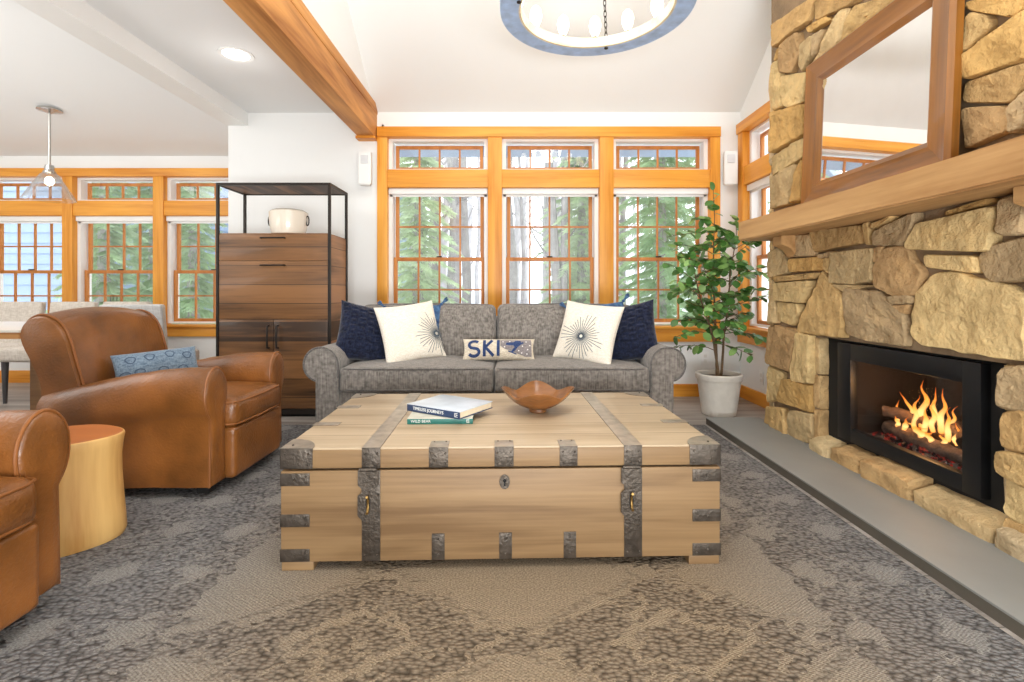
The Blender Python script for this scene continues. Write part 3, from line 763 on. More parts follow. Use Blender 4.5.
# hearth, mantel, mirror
m = MB(); m.box(1.41, 1.80, .5, 3.64, .040, .048, bev=.002); m.box(1.412, 1.80, .502, 3.638, 0, .041, mi=1)
tag(m.build('hearth_slab', [M['stoneslab'], M['slabedge']]), 'long smooth grey stone hearth slab on the floor before the fireplace', 'hearth')
t = thing('mantel_shelf', 'rough sawn timber mantel across the stone fireplace', 'mantel', (1.79, 2.2, 1.31))
b = bmesh.new(); bmesh.ops.create_cube(b, size=1)
for v in b.verts: v.co = Vector((-.115+v.co.x*.23, -.05+v.co.y*2.6, .0645+v.co.z*.129))
bmesh.ops.bevel(b, geom=list(b.edges), offset=.008, segments=2, affect='EDGES')
bmesh.ops.subdivide_edges(b, edges=[e for e in b.edges if e.calc_length() > 1], cuts=40)
for v in b.verts: v.co += noise.noise_vector(v.co*5)*.004
MB().bm(b).build('shelf_beam', M['mantel'], t)
for y in (3.14, 1.61):
    pr = [(0, 0), (-.125, 0), (-.125, -.055), (-.105, -.062), (-.085, -.07), (-.062, -.085), (-.045, -.105), (-.036, -.13), (0, -.13)]
    MB().prism(pr, y-2.2-.055, y-2.2+.055, 'y', bev=.004).build('corbel', M['mantel'], t)
t = thing('framed_mirror', 'large wood framed mirror leaning on the mantel against the stone', 'mirror', (1.722, 2.427, 1.4395))
t.rotation_euler = (0, R(2.3), 0)
W2, H, bw = .497, .84, .138
def frame_side(a, b, c, d, mt):   # mitred moulding: outer edge a-b, inner edge c-d in (y, z)
    mm = MB(); prof = [(0, .0), (-.03, .0), (-.045, .12), (-.038, .3), (-.03, .62), (-.032, .8), (-.012, 1.0), (0, 1.0)]
    vs = []
    for (x, k) in prof:
        for o, i in ((a, c), (b, d)): vs.append((x, o[0]+(i[0]-o[0])*k, o[1]+(i[1]-o[1])*k))
    fs = [(2*i, 2*i+1, 2*i+3, 2*i+2) for i in range(len(prof)-1)]
    mm.add(vs, fs); mm.build('frame_moulding', M[mt], t, ang=25)
o4 = [(-W2, 0), (W2, 0), (W2, H), (-W2, H)]; i4 = [(-W2+bw, bw), (W2-bw, bw), (W2-bw, H-bw), (-W2+bw, H-bw)]
for k in range(4): frame_side(o4[k], o4[(k+1) % 4], i4[k], i4[(k+1) % 4], 'mirrorwood' if k % 2 == 0 else 'mirrorwoodZ')
MB().box(-.011, -.006, -W2+bw*.9, W2-bw*.9, bw*.9, H-bw*.9).build('mirror_glass', M['mirror'], t, smooth=False)
MB().box(-.005, 0.0, -W2+.02, W2-.02, .02, H-.02).build('backing_board', M['blackmatte'], t, smooth=False)

# ------------------------------------------------------------------ gas fire insert, logs, flames
t = thing('fireplace_insert', 'black framed glass fireplace insert set in the stone opening', 'fireplace insert', (1.84, 2.36, .10))
MB().box(0, .012, -.555, -.43, .0, .60).box(0, .012, .39, .57, .0, .60).box(0, .012, -.43, .39, .50, .60).box(0, .012, -.43, .39, 0, .07).build('surround_panel', M['blackmatte'], t, smooth=False)
m = MB()   # frame in front of the surround: outer y 1.92..2.76 z .165...687
fy0, fy1, gy0, gy1 = 1.92-2.36, 2.765-2.36, 2.0-2.36, 2.66-2.36
m.box(-.04, 0, fy0, gy0, .062, .585, bev=.002); m.box(-.04, 0, gy1, fy1, .062, .585, bev=.002)
m.box(-.04, 0, gy0, gy1, .062, .13, bev=.002); m.box(-.04, 0, gy0, gy1, .498, .585, bev=.002)
m.build('frame', M['black'], t)
MB().box(-.022, -.018, gy0-.005, gy1+.005, .125, .503).build('glass_pane', M['fireglass'], t, smooth=False)
m = MB(); m.box(.42, .44, -.42, .38, .05, .55); m.box(.012, .42, .36, .38, .05, .55); m.box(.012, .42, -.42, -.40, .05, .55)
m.box(.012, .42, -.40, .36, .05, .07); m.box(.012, .42, -.40, .36, .53, .55); m.build('firebox', M['fireback'], t, smooth=False)
bed = MB(); b = bmesh.new(); bmesh.ops.create_grid(b, x_segments=26, y_segments=50, size=1)
for v in b.verts:
    p = Vector((.16+v.co.x*.14, -.02+v.co.y*.36, 0)); e = 1-max(abs(v.co.x), abs(v.co.y))**4
    p.z = .085+e*.045+noise.noise(p*26)*.018; v.co = p
bed.bm(b).build('ash_bed', M['ash'], t)
def fire_log(pts, r, label, seed):
    n = 14; P = []
    for k in range(n):
        u = k/(n-1); p = Vector(pts[0]).lerp(Vector(pts[1]), u); P.append(p+noise.noise_vector(Vector((u*3, seed, 0)))*.012)
    mm = MB(); mm.tube(P, [r*(.9+.2*noise.noise(Vector((k*.6, seed*3, 1)))) for k in range(n)], 18)
    mm.v = [tuple(Vector(v)+noise.noise_vector(Vector(v)*28)*.009) for v in mm.v]
    o = mm.build('fire_log', M['log'], ang=80); tag(o, label, 'log', 'logs in the fire'); return o
fire_log(((1.96, 2.62, .262), (1.92, 2.08, .250)), .038, 'charred log lying along the front of the burning fire', 1)
fire_log(((2.06, 2.58, .275), (2.08, 2.12, .268)), .040, 'charred log at the back of the burning fire', 2)
fire_log(((1.93, 2.60, .345), (2.09, 2.30, .325)), .030, 'charred log crossing the fire on its far side', 3)
fire_log(((2.08, 2.34, .335), (1.93, 2.12, .318)), .032, 'charred log crossing the fire on its near side', 4)
em = MB()
for k in range(110):
    y = rs.uniform(2.06, 2.6); em.ball((1.895+rs.uniform(-.02, .03), y, .226+rs.uniform(-.014, .012)), rs.uniform(.004, .011), sub=1)
o = em.build('glowing_embers', M['ember']); tag(o, 'red glowing ember bed below the burning logs', 'embers', kind='stuff')
def flame(y, x, z, h, w, seed):
    mm = MB(); n = 14; P = []; rr = []
    for k in range(n):
        u = k/(n-1)
        P.append((x+.02*noise.noise(Vector((u*2, seed, 5)))*u, y+(.09*noise.noise(Vector((u*2.6, seed, 0))))*u**.8, z+h*u))
        rr.append(max(.0008, w*(math.sin(PI*min(1, (u*.8+.2)))**.8)*(1-u)**.55*(1+.3*noise.noise(Vector((u*6, seed, 9))))))
    mm.tube(P, rr, 14, mat=None); o = mm.build('flame', M['flame'], ang=180)
    tag(o, 'yellow and orange flame rising from the burning logs', 'flame', 'flames over the logs'); return o
for k, (y, x, z, h, w) in enumerate(((2.44, 2.0, .30, .23, .022), (2.46, 1.98, .29, .17, .016), (2.33, 2.0, .30, .21, .018), (2.35, 1.98, .30, .16, .016), (2.39, 1.97, .29, .13, .018), (2.50, 1.99, .30, .15, .016), (2.27, 1.98, .28, .16, .016),
        (2.21, 1.97, .28, .10, .014), (2.15, 1.96, .28, .08, .012), (2.55, 1.97, .30, .11, .013), (2.36, 1.93, .27, .06, .02), (2.46, 1.93, .28, .07, .018), (2.29, 1.92, .27, .05, .016), (2.41, 2.04, .31, .19, .016), (2.24, 1.93, .27, .06, .012), (2.30, 2.03, .30, .14, .014), (2.52, 1.94, .28, .06, .012))):
    flame(y, x, z, h, w, k*1.7)
RUG = .006
# ------------------------------------------------------------------ rug
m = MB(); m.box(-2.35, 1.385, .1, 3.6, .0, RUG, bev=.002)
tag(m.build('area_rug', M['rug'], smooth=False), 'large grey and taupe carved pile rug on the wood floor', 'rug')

# ------------------------------------------------------------------ chest coffee table
t = thing('trunk_coffee_table', 'pale oak trunk coffee table with dark iron straps and hasps', 'coffee table', (-.044, 2.190, RUG), R(1.7))
W, Dp = .76, .46
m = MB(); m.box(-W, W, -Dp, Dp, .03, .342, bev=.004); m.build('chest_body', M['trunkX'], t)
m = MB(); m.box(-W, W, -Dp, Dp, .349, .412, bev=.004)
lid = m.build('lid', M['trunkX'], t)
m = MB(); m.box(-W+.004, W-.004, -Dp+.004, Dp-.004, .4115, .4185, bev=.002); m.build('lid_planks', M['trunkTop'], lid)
MB().box(-W+.02, W-.02, -Dp+.02, Dp-.02, .34, .352).build('lid_gap', M['blackmatte'], t, smooth=False)
for sx in (-1, 1):
    for sy in (-1, 1):
        x = sx*(W-.056); y = sy*(Dp-.056)
        MB().box(x-.054, x+.054, y-.054, y+.054, 0, .031, bev=.003).build('foot', M['trunkX'], t)
TZ = .4185
def studs(m, pts, r=.005):
    for p in pts: m.ball(p, r, sub=1)
# lid corner caps: wrap the front, side and a rounded wedge of the top
for sx in (-1, 1):
    for sy in (-1, 1):
        m = MB(); L = .108
        X0, X1 = sorted((sx*(W+.002), sx*(W-L))); Y0, Y1 = sorted((sy*(Dp+.002), sy*(Dp-.003)))
        m.box(X0, X1, Y0, Y1, .350, TZ+.001, bev=.001)
        X2, X3 = sorted((sx*(W+.002), sx*(W-.003))); Y2, Y3 = sorted((sy*(Dp+.002), sy*(Dp-L)))
        m.box(X2, X3, Y2, Y3, .350, TZ+.001, bev=.001)
        q = [(sx*(W+.001), sy*(Dp+.001))]+[(sx*(W-L*math.cos(a)), sy*(Dp-L*math.sin(a))) for a in [PI/2*k/10 for k in range(11)]]
        m.prism(q, TZ-.001, TZ+.002, 'z')
        studs(m, [(sx*(W-.015), sy*(Dp+.002), .40), (sx*(W-.093), sy*(Dp+.002), .40), (sx*(W-.093), sy*(Dp+.002), .362), (sx*(W-.03), sy*(Dp-.03), TZ+.002)])
        m.build('lid_corner_cap', M['iron'], t)
        for z in (.291, .151, .012+.02):
            m = MB(); L2 = .098
            X0, X1 = sorted((sx*(W+.002), sx*(W-L2))); X2, X3 = sorted((sx*(W+.002), sx*(W-.003))); Y2, Y3 = sorted((sy*(Dp+.002), sy*(Dp-L2)))
            m.box(X0, X1, Y0, Y1, z, z+.043, bev=.001); m.box(X2, X3, Y2, Y3, z, z+.043, bev=.001)
            studs(m, [(sx*(W-.085), sy*(Dp+.002), z+.032), (sx*(W-.085), sy*(Dp+.002), z+.011), (sx*(W-.045), sy*(Dp+.002), z+.022)])
            m.build('corner_bracket', M['iron'], t)
for x0, x1 in ((-.485, -.422), (.421, .484)):
    m = MB(); m.box(x0, x1, -Dp-.003, -Dp+.002, .032, .342, bev=.001)
    studs(m, [(x0+.01, -Dp-.003, .05), (x1-.01, -Dp-.003, .05)]); m.build('body_strap', M['iron'], t)
    m = MB(); m.box(x0, x1, -Dp-.003, -Dp+.002, .349, TZ, bev=.001); m.box(x0, x1, -Dp-.003, Dp+.003, TZ-.001, TZ+.0022, bev=.001)
    m.box(x0, x1, Dp-.002, Dp+.003, .349, TZ, bev=.001)
    studs(m, [(x0+.01, -Dp-.003, .40), (x1-.01, -Dp-.003, .40), (x0+.01, -Dp-.003, .365), (x1-.01, -Dp-.003, .365)]); m.build('lid_strap', M['iron'], t)
    c = (x0+x1)/2-.008; y = -Dp-.011
    q = [(-.035, .345), (.035, .345), (.035, .293), (.024, .284), (.021, .27), (.036, .258), (.036, .19), (.02, .172), (-.02, .172), (-.036, .19), (-.036, .258), (-.021, .27), (-.024, .284), (-.035, .293)]
    m = MB(); m.prism([(c+a, b) for a, b in q], y, y+.006, 'y', bev=.0015)
    h = m.build('hasp', M['iron'], t)
    MB().tube([(c-.03, y+.001, .347), (c+.03, y+.001, .347)], .006, 10).build('hasp_hinge', M['iron'], h)
    MB().tube([(c, y-.016+.016*abs(math.cos(a)), .232+.028*math.sin(a)) for a in [-PI/2+PI*k/10 for k in range(11)]], .0045, 8).build('staple', plain('brass_staple', S(150, 120, 70), .4, metal=.9), h)
    m = MB(); m.prism([(c+.008*math.cos(a), .232+.027*math.sin(a)) for a in [2*PI*k/20 for k in range(20)]], y-.0012, y+.001, 'y'); m.build('slot', M['blackmatte'], h)
for x0, x1 in ((-.256, -.19), (-.03, .036), (.196, .258)):
    m = MB(); m.box(x0, x1, -Dp-.003, -Dp+.002, .350, TZ, bev=.001); m.box(x0, x1, -Dp-.003, -Dp+.072, TZ-.001, TZ+.0015, bev=.001)
    studs(m, [(x0+.01, -Dp-.003, .40), (x1-.01, -Dp-.003, .40), (x0+.01, -Dp-.003, .362), (x1-.01, -Dp-.003, .362), (x0+.012, -Dp+.06, TZ+.001), (x1-.012, -Dp+.06, TZ+.001)], .004)
    m.build('lid_tab', M['iron'], t)
for x0, x1 in ((-.246, -.202), (-.014, .030), (.21, .253)):
    m = MB(); m.box(x0, x1, -Dp-.003, -Dp+.002, .031, .122, bev=.001)
    studs(m, [((x0+x1)/2, -Dp-.003, .105), ((x0+x1)/2, -Dp-.003, .05)]); m.build('foot_tab', M['iron'], t)
for sx in (-1, 1):
    for y in (-.14, .16):
        m = MB(); X0, X1 = sorted((sx*(W+.003), sx*(W-.10))); m.box(X0, X1, y-.025, y+.025, TZ-.001, TZ+.0015, bev=.001)
        X0, X1 = sorted((sx*(W+.003), sx*(W-.002))); m.box(X0, X1, y-.025, y+.025, .35, TZ, bev=.001); m.build('side_tab', M['iron'], t)
m = MB(); m.prism([(.005+.018*math.cos(a), .298+.025*math.sin(a)) for a in [2*PI*k/28 for k in range(28)]], -Dp-.005, -Dp, 'y', bev=.001)
e = m.build('keyhole_plate', M['iron'], t)
m = MB(); m.prism([(.005+.006*math.cos(a), .303+.006*math.sin(a)) for a in [2*PI*k/16 for k in range(16)]], -Dp-.0056, -Dp-.004, 'y'); m.box(.002, .008, -Dp-.0056, -Dp-.004, .284, .302); m.build('keyhole', M['blackmatte'], e)

for o in t.children:          # upward iron faces take the lighter copy with the window reflection painted in
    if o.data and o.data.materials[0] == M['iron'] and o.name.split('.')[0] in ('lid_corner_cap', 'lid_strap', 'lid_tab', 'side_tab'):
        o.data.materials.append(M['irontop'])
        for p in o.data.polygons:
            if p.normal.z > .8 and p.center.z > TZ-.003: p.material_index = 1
# ------------------------------------------------------------------ books and bowl on the trunk
TT = RUG+TZ+.0005
def book(name, label, loc, rz, w, d, h, cover, page, title, tsize, tx, jacket):
    b = thing(name, label, 'book', loc, rz, 'books on the trunk')
    m = MB(); m.box(0, w, 0, d, 0, .003, bev=.001); m.box(0, w, 0, .004, 0, h, bev=.0015)
    m.build('cover', cover, b)
    m = MB(); m.box(0, w, 0, d, h-.003, h, bev=.001); m.build('front_board', jacket, b)
    MB().box(.005, w-.005, .004, d-.005, .003, h-.003).build('page_block', page, b, smooth=False)
    vs, fs = text_mesh(title, tsize)
    m = MB(); m.add(vs, fs, mat=Matrix.Translation((tx, -.0006, h/2)) @ Matrix.Rotation(PI/2, 4, 'X'))
    m.build('spine_lettering', M['print'], b, smooth=False); m = MB()
    s = h*.52; x0 = w-.026; z0 = h/2-s/2     # publisher's mark: outlined square with a stroke
    for q in ((x0, x0+s, z0, z0+.0016), (x0, x0+s, z0+s-.0016, z0+s), (x0, x0+.0016, z0, z0+s), (x0+s*.45, x0+s*.45+.0016, z0, z0+s), (x0+s*.45, x0+s, z0+s*.45, z0+s*.45+.0016)):
        m.box(q[0], q[1], -.0012, 0, q[2], q[3])
    m.build('publisher_mark', M['print'], b, smooth=False)
    return b
book('book', 'thin green hardback lying flat under the navy book on the trunk', (-.424, 2.02, TT), R(1.7), .265, .20, .0235, M['greencover'], M['paper'], 'WILD BEAR', .0155, .015, M['dullcover'])
b = book('book', 'navy spined hardback lying askew on top of the green book', (-.452, 2.152, TT+.0245), R(-32), .286, .235, .030, M['navycover'], M['paper'], 'TIMELESS JOURNEYS', .0185, .035, M['palecover'])
b = thing('wooden_bowl', 'carved wooden bowl with four upturned corners on the trunk', 'bowl', (.116, 2.24, TT))
def bowl_surf(th, k):
    sq = 1/(abs(math.cos(th))**1.35+abs(math.sin(th))**1.35)**(1/1.35)
    cor = abs(math.cos(2*th))**1.5
    r = .165*sq*(k**.8)
    z = .012+.062*k**1.7+.033*cor*k**3
    return r, z
m = MB(); nth, nk = 80, 14; vs, fs = [], []
for side in (0, 1):
    o = len(vs)
    for i in range(nk+1):
        for j in range(nth):
            th = 2*PI*j/nth; r, z = bowl_surf(th, i/nk)
            if side: r *= .965 if i == nk else .97; z += .007*(1-.4*(i/nk))
            vs.append((r*math.cos(th), r*math.sin(th), z))
    for i in range(nk):
        for j in range(nth):
            f = (o+i*nth+j, o+i*nth+(j+1) % nth, o+(i+1)*nth+(j+1) % nth, o+(i+1)*nth+j)
            fs.append(f if side else f[::-1])
o = (nk+1)*nth
for j in range(nth): fs.append((nk*nth+j, nk*nth+(j+1) % nth, o+nk*nth+(j+1) % nth, o+nk*nth+j))
m.add(vs, fs); m.build('bowl_body', M['bowl'], b, ang=60)
MB().lathe([(.036, 0), (.040, .004), (.036, .02)], 32).build('foot_ring', M['bowl'], b)

# ------------------------------------------------------------------ sofa
t = thing('sofa', 'grey tweed two cushion sofa with rolled arms below the windows', 'sofa', (-.113, 3.1, RUG))
zo = -RUG
xi0, xi1 = -1.079+.113, .862+.113        # inner faces
m = MB(); m.box(xi0-.12, xi1+.12, .03, .90, .10, .33, bev=.02); m.build('base', M['sofa'], t)
for sx, xi in ((-1, xi0), (1, xi1)):
    prof = []
    cx, cz, r = .107, .51+zo, .107
    # profile in (outward, z) from inner foot up, around the roll, down the outside
    pts = [(0, .08), (0, .42)]
    pts += [(cx+r*math.cos(a), cz+r*math.sin(a)) for a in [R(180)-R(10)*k for k in range(0, 26)]]
    pts += [(.142, .40), (.142, .08)]
    poly = [(xi+sx*p[0], p[1]) for p in pts]
    m = MB(); m.prism(poly, .0, .86, 'y', bev=.008)
    a = m.build('arm', M['sofa'], t, ang=50)
    MB().tube([(p[0], -.001, p[1]) for p in poly[1:-1]], .0055, 8).build('piping', M['sofapipe'], a)
    for y in (.06, .82): MB().box(xi+sx*.02 if sx > 0 else xi-.11, xi+.11 if sx > 0 else xi-.02, y-.035, y+.035, 0, .085, bev=.006).build('foot', M['chairleg'], t)
m = MB(); m.cushion(xi0-.02, xi1+.02, .74, .93, .12, .77+zo, .05); m.build('back_frame', M['sofa'], t)
xc = 0.0
for x0, x1, sd in ((xi0+.004, xc-.004, 1), (xc+.004, xi1-.004, 2)):
    m = MB(); m.cushion(x0, x1, .0, .70, .335+zo, .487+zo, .022, (0, .012, .032), wr=.004, seed=sd)
    s = m.build('seat_cushion', M['sofa'], t, ang=180)
    for z in (.348+zo, .478+zo):
        MB().tube([(x0+.016, .012, z), (x0+.05, .002, z+.003), ((x0+x1)/2, -.006, z+.004), (x1-.05, .002, z+.003), (x1-.016, .012, z), (x1-.002, .05, z), (x1, .5, z)], .0045, 8).build('piping', M['sofapipe'], s)
    m = MB(); m.cushion(x0-.02*(sd == 1), x1+.02*(sd == 2), -.11, .11, -.20, .215, .045, (0, .035, .015), wr=.006, seed=sd+5, mat=Matrix.Translation((0, .59, .645+zo)) @ Matrix.Rotation(R(-12), 4, 'X'))
    s = m.build('back_cushion', M['sofa'], t, ang=180)
    mt = Matrix.Translation((0, .59, .645+zo)) @ Matrix.Rotation(R(-12), 4, 'X')
    MB().tube([(x0+.012, -.085, -.17), (x0+.012, -.095, .16), (x0+.04, -.088, .205), ((x0+x1)/2, -.088, .217), (x1-.04, -.088, .205), (x1-.012, -.095, .16), (x1-.012, -.085, -.17)], .0045, 8, mat=mt).build('piping', M['sofapipe'], s)

# ------------------------------------------------------------------ pillows
def pillow_f(w, h, th, pinch, sd, wr):
    def f(u, v, side=1):
        x = u*w/2*(1-pinch*(1-v*v)); y = v*h/2*(1-pinch*(1-u*u))
        q = max(0, (1-u*u)*(1-v*v))
        z = side*th/2*(q**.42)
        nz = noise.noise(Vector((x*7, y*7, sd)))*wr*q**.3
        return Vector((x, y, z+nz))
    return f
def pillow_mb(w, h, th, pinch=.05, sd=0., wr=.012, n=26, mi=0, pat=None):
    f = pillow_f(w, h, th, pinch, sd, wr); m = MB(); vs, fs = [], []
    T = [math.sin((-1+2*i/n)*PI/2) for i in range(n+1)]
    for side in (1, -1):
        o = len(vs)
        for i in range(n+1):
            for j in range(n+1):
                p = f(T[i], T[j], side)
                if pat: p = p+Vector((0, 0, side*pat(p.x, p.y)*((1-T[i]**2)*(1-T[j]**2))**.3))
                vs.append(p)
        for i in range(n):
            for j in range(n):
                q = (o+i*(n+1)+j, o+(i+1)*(n+1)+j, o+(i+1)*(n+1)+j+1, o+i*(n+1)+j+1)
                fs.append(q if side == 1 else q[::-1])
    m.add(vs, fs, mi)
    b = bmesh.new()
    return m, f
def ribbon(m, f, pts, w, h, wid, mi, off=.002):
    """a stitched line on the pillow front; pts in pillow metres"""
    P = []
    for a, b in zip(pts[:-1], pts[1:]):
        k = max(1, int((Vector(b)-Vector(a)).length/.01))
        P += [Vector(a).lerp(Vector(b), i/k) for i in range(k)]
    P.append(Vector(pts[-1])); vs, fs = [], []
    for i, p in enumerate(P):
        d = (P[min(i+1, len(P)-1)]-P[max(i-1, 0)])
        d = d.normalized() if d.length > 1e-9 else Vector((1, 0)); nn = Vector((-d.y, d.x))*wid/2
        for s in (-1, 0, 1):
            q = p+nn*s; g = f(max(-.99, min(.99, q.x/(w/2))), max(-.99, min(.99, q.y/(h/2))))
            vs.append((q.x, q.y, g.z+off+(.001 if s == 0 else 0)))
    for i in range(len(P)-1):
        for s in (0, 1): fs.append((i*3+s, i*3+s+1, (i+1)*3+s+1, (i+1)*3+s))
    m.add(vs, [g[::-1] for g in fs], mi)
def place(o, loc, yaw=0, lean=15, roll=0):
    o.matrix_world = Matrix.Translation(loc) @ Matrix.Rotation(R(yaw), 4, 'Z') @ Matrix.Rotation(R(90-lean), 4, 'X') @ Matrix.Rotation(R(roll), 4, 'Z')
def knit(x, y):
    d = (abs(((x+y)/.11) % 1-.5)+abs(((x-y)/.11) % 1-.5))
    return .006*math.sin(d*12)+.003*math.sin(x*260)*math.sin(y*260)
def navy(label, loc, yaw, lean, roll, sd):
    m, f = pillow_mb(.41, .41, .16, .09, sd, .012, n=70, pat=knit)
    o = m.build('throw_pillow', M['navy'], ang=180); tag(o, label, 'pillow', 'throw pillows on the sofa'); place(o, loc, yaw, lean, roll)
def cream(label, loc, yaw, lean, roll, cxy, sd):
    w = h = .42
    m, f = pillow_mb(w, h, .15, .075, sd, .012, n=40)
    r2 = random.Random(sd)
    for k in range(34):
        a = 2*PI*k/34; r0 = .011; r1 = r2.uniform(.10, .165)
        p1 = (cxy[0]+r1*math.cos(a), cxy[1]+r1*math.sin(a))
        lim = .20
        if abs(p1[0]) > lim or abs(p1[1]) > lim:
            s = min((lim-abs(cxy[0]))/max(1e-6, abs(r1*math.cos(a))) if abs(p1[0]) > lim else 1, (lim-abs(cxy[1]))/max(1e-6, abs(r1*math.sin(a))) if abs(p1[1]) > lim else 1)
            p1 = (cxy[0]+s*r1*math.cos(a), cxy[1]+s*r1*math.sin(a))
        ribbon(m, f, [(cxy[0]+r0*math.cos(a), cxy[1]+r0*math.sin(a)), p1], w, h, .0035, 1)
    o = m.build('throw_pillow', [M['cream'], M['thread']], ang=180); tag(o, label, 'pillow', 'throw pillows on the sofa'); place(o, loc, yaw, lean, roll)
def bluep(label, loc, yaw, lean, roll, sd):
    m, f = pillow_mb(.40, .40, .13, .03, sd, .012, n=40)
    r = thing('throw_pillow', label, 'pillow', group='throw pillows on the sofa')
    m.build('pillow_body', M['blue'], r, ang=180)
    for su in (-1, 1):
        for sv in (-1, 1):
            tm = MB(); c = Vector((su*.20, sv*.20, 0)); d = Vector((su, sv, 0)).normalized()
            tm.ball(c+d*.004, .012, sub=2)
            for k in range(12):
                a = 2*PI*k/12; e = c+d*.055+Vector((math.cos(a)*.014, math.sin(a)*.014, math.sin(a*2)*.014))
                tm.tube([c, c+d*.02+(e-c-d*.02)*.4, e], [.004, .004, .003], 5)
            tm.build('tassel', M['blue'], r)
    place(r, loc, yaw, lean, roll)
SZ = .50
navy('navy knitted throw pillow leaning on the left arm of the sofa', (-.99, 3.42, SZ+.175), 30, 20, -13, 1)
bluep('blue woven tasselled pillow tucked behind the left cream pillow', (-.70, 3.56, SZ+.165), 4, 14, 3, 2)
cream('cream pillow with a dark stitched starburst beside the left navy pillow', (-.69, 3.40, SZ+.185), 28, 22, 7, (.16, -.05), 3)
cream('cream pillow with a dark stitched starburst beside the right navy pillow', (.51, 3.36, SZ+.188), -30, 22, -6, (-.01, -.05), 4)
bluep('blue woven tasselled pillow tucked behind the right cream pillow', (.62, 3.54, SZ+.175), -6, 14, 8, 5)
navy('navy knitted throw pillow leaning on the right arm of the sofa', (.79, 3.42, SZ+.18), -30, 18, 12, 6)
# the lettered lumbar pillow
w, h = .49, .15
m, f = pillow_mb(w, h, .10, .05, 8., .006, n=44)
def fill(m, f, poly, mi, off):
    """a flat applique: polygon triangulated on a fine grid so it hugs the pillow"""
    b = bmesh.new(); vs = [b.verts.new((p[0], p[1], 0)) for p in poly]; b.faces.new(vs)
    bmesh.ops.triangulate(b, faces=list(b.faces))
    for _ in range(4):
        es = [e for e in b.edges if e.calc_length() > .012]
        if not es: break
        bmesh.ops.subdivide_edges(b, edges=es, cuts=1); bmesh.ops.triangulate(b, faces=list(b.faces))
    for v in b.verts:
        g = f(max(-.99, min(.99, v.co.x/(w/2))), max(-.99, min(.99, v.co.y/(h/2)))); v.co.z = g.z+off
    bmesh.ops.recalc_face_normals(b, faces=list(b.faces))
    for fc in b.faces:
        if fc.normal.z < 0: fc.normal_flip()
    m.bm(b, mi)
fill(m, f, [(.012, .056), (.22, .062), (.222, -.056), (.18, -.058), (.10, -.03), (.04, -.008), (.012, .012)], 2, .0018)   # grey hill
sp = [(-.165+.033*math.cos(a), .024+.026*math.sin(a)) for a in [R(35)+R(20)*k for k in range(0, 11)]]
sp += [(-.165+.035*math.cos(a), -.028+.026*math.sin(a)) for a in [R(85)-R(20)*k for k in range(0, 13)]]
ribbon(m, f, sp, w, h, .020, 1, .003)
ribbon(m, f, [(-.095, .056), (-.095, -.057)], w, h, .020, 1, .003)
ribbon(m, f, [(-.042, .054), (-.088, .002), (-.034, -.055)], w, h, .019, 1, .0034)
ribbon(m, f, [(-.002, .057), (-.002, -.055)], w, h, .020, 1, .0034)
fill(m, f, [(.048, .020), (.052, .036), (.10, .040), (.115, .052), (.148, .052), (.15, .038), (.165, .044), (.17, .034), (.148, .022), (.128, .004), (.112, -.018), (.098, -.030), (.078, -.034), (.092, -.014), (.108, .004), (.10, .016), (.07, .016)], 1, .0034)  # skier
fill(m, f, [(.062, -.026), (.118, -.046), (.122, -.040), (.066, -.02)], 1, .0034)
for p in ((.04, .005), (.075, .045), (.135, -.02), (.16, .012), (.185, .045), (.195, -.01), (.19, -.04), (.155, -.035), (.03, .042), (.21, .02)):
    fill(m, f, [(p[0]+.0045*math.cos(a), p[1]+.0045*math.sin(a)) for a in [2*PI*k/10 for k in range(10)]], 3, .0045)
o = m.build('lumbar_pillow', [M['burlap'], M['ski_blue'], M['ski_grey'], M['snow_dot']], ang=180)
tag(o, 'small cream lumbar pillow lettered SKI in the middle of the sofa', 'pillow', 'throw pillows on the sofa'); place(o, (-.09, 3.39, SZ+.068), 0, 24, 0)

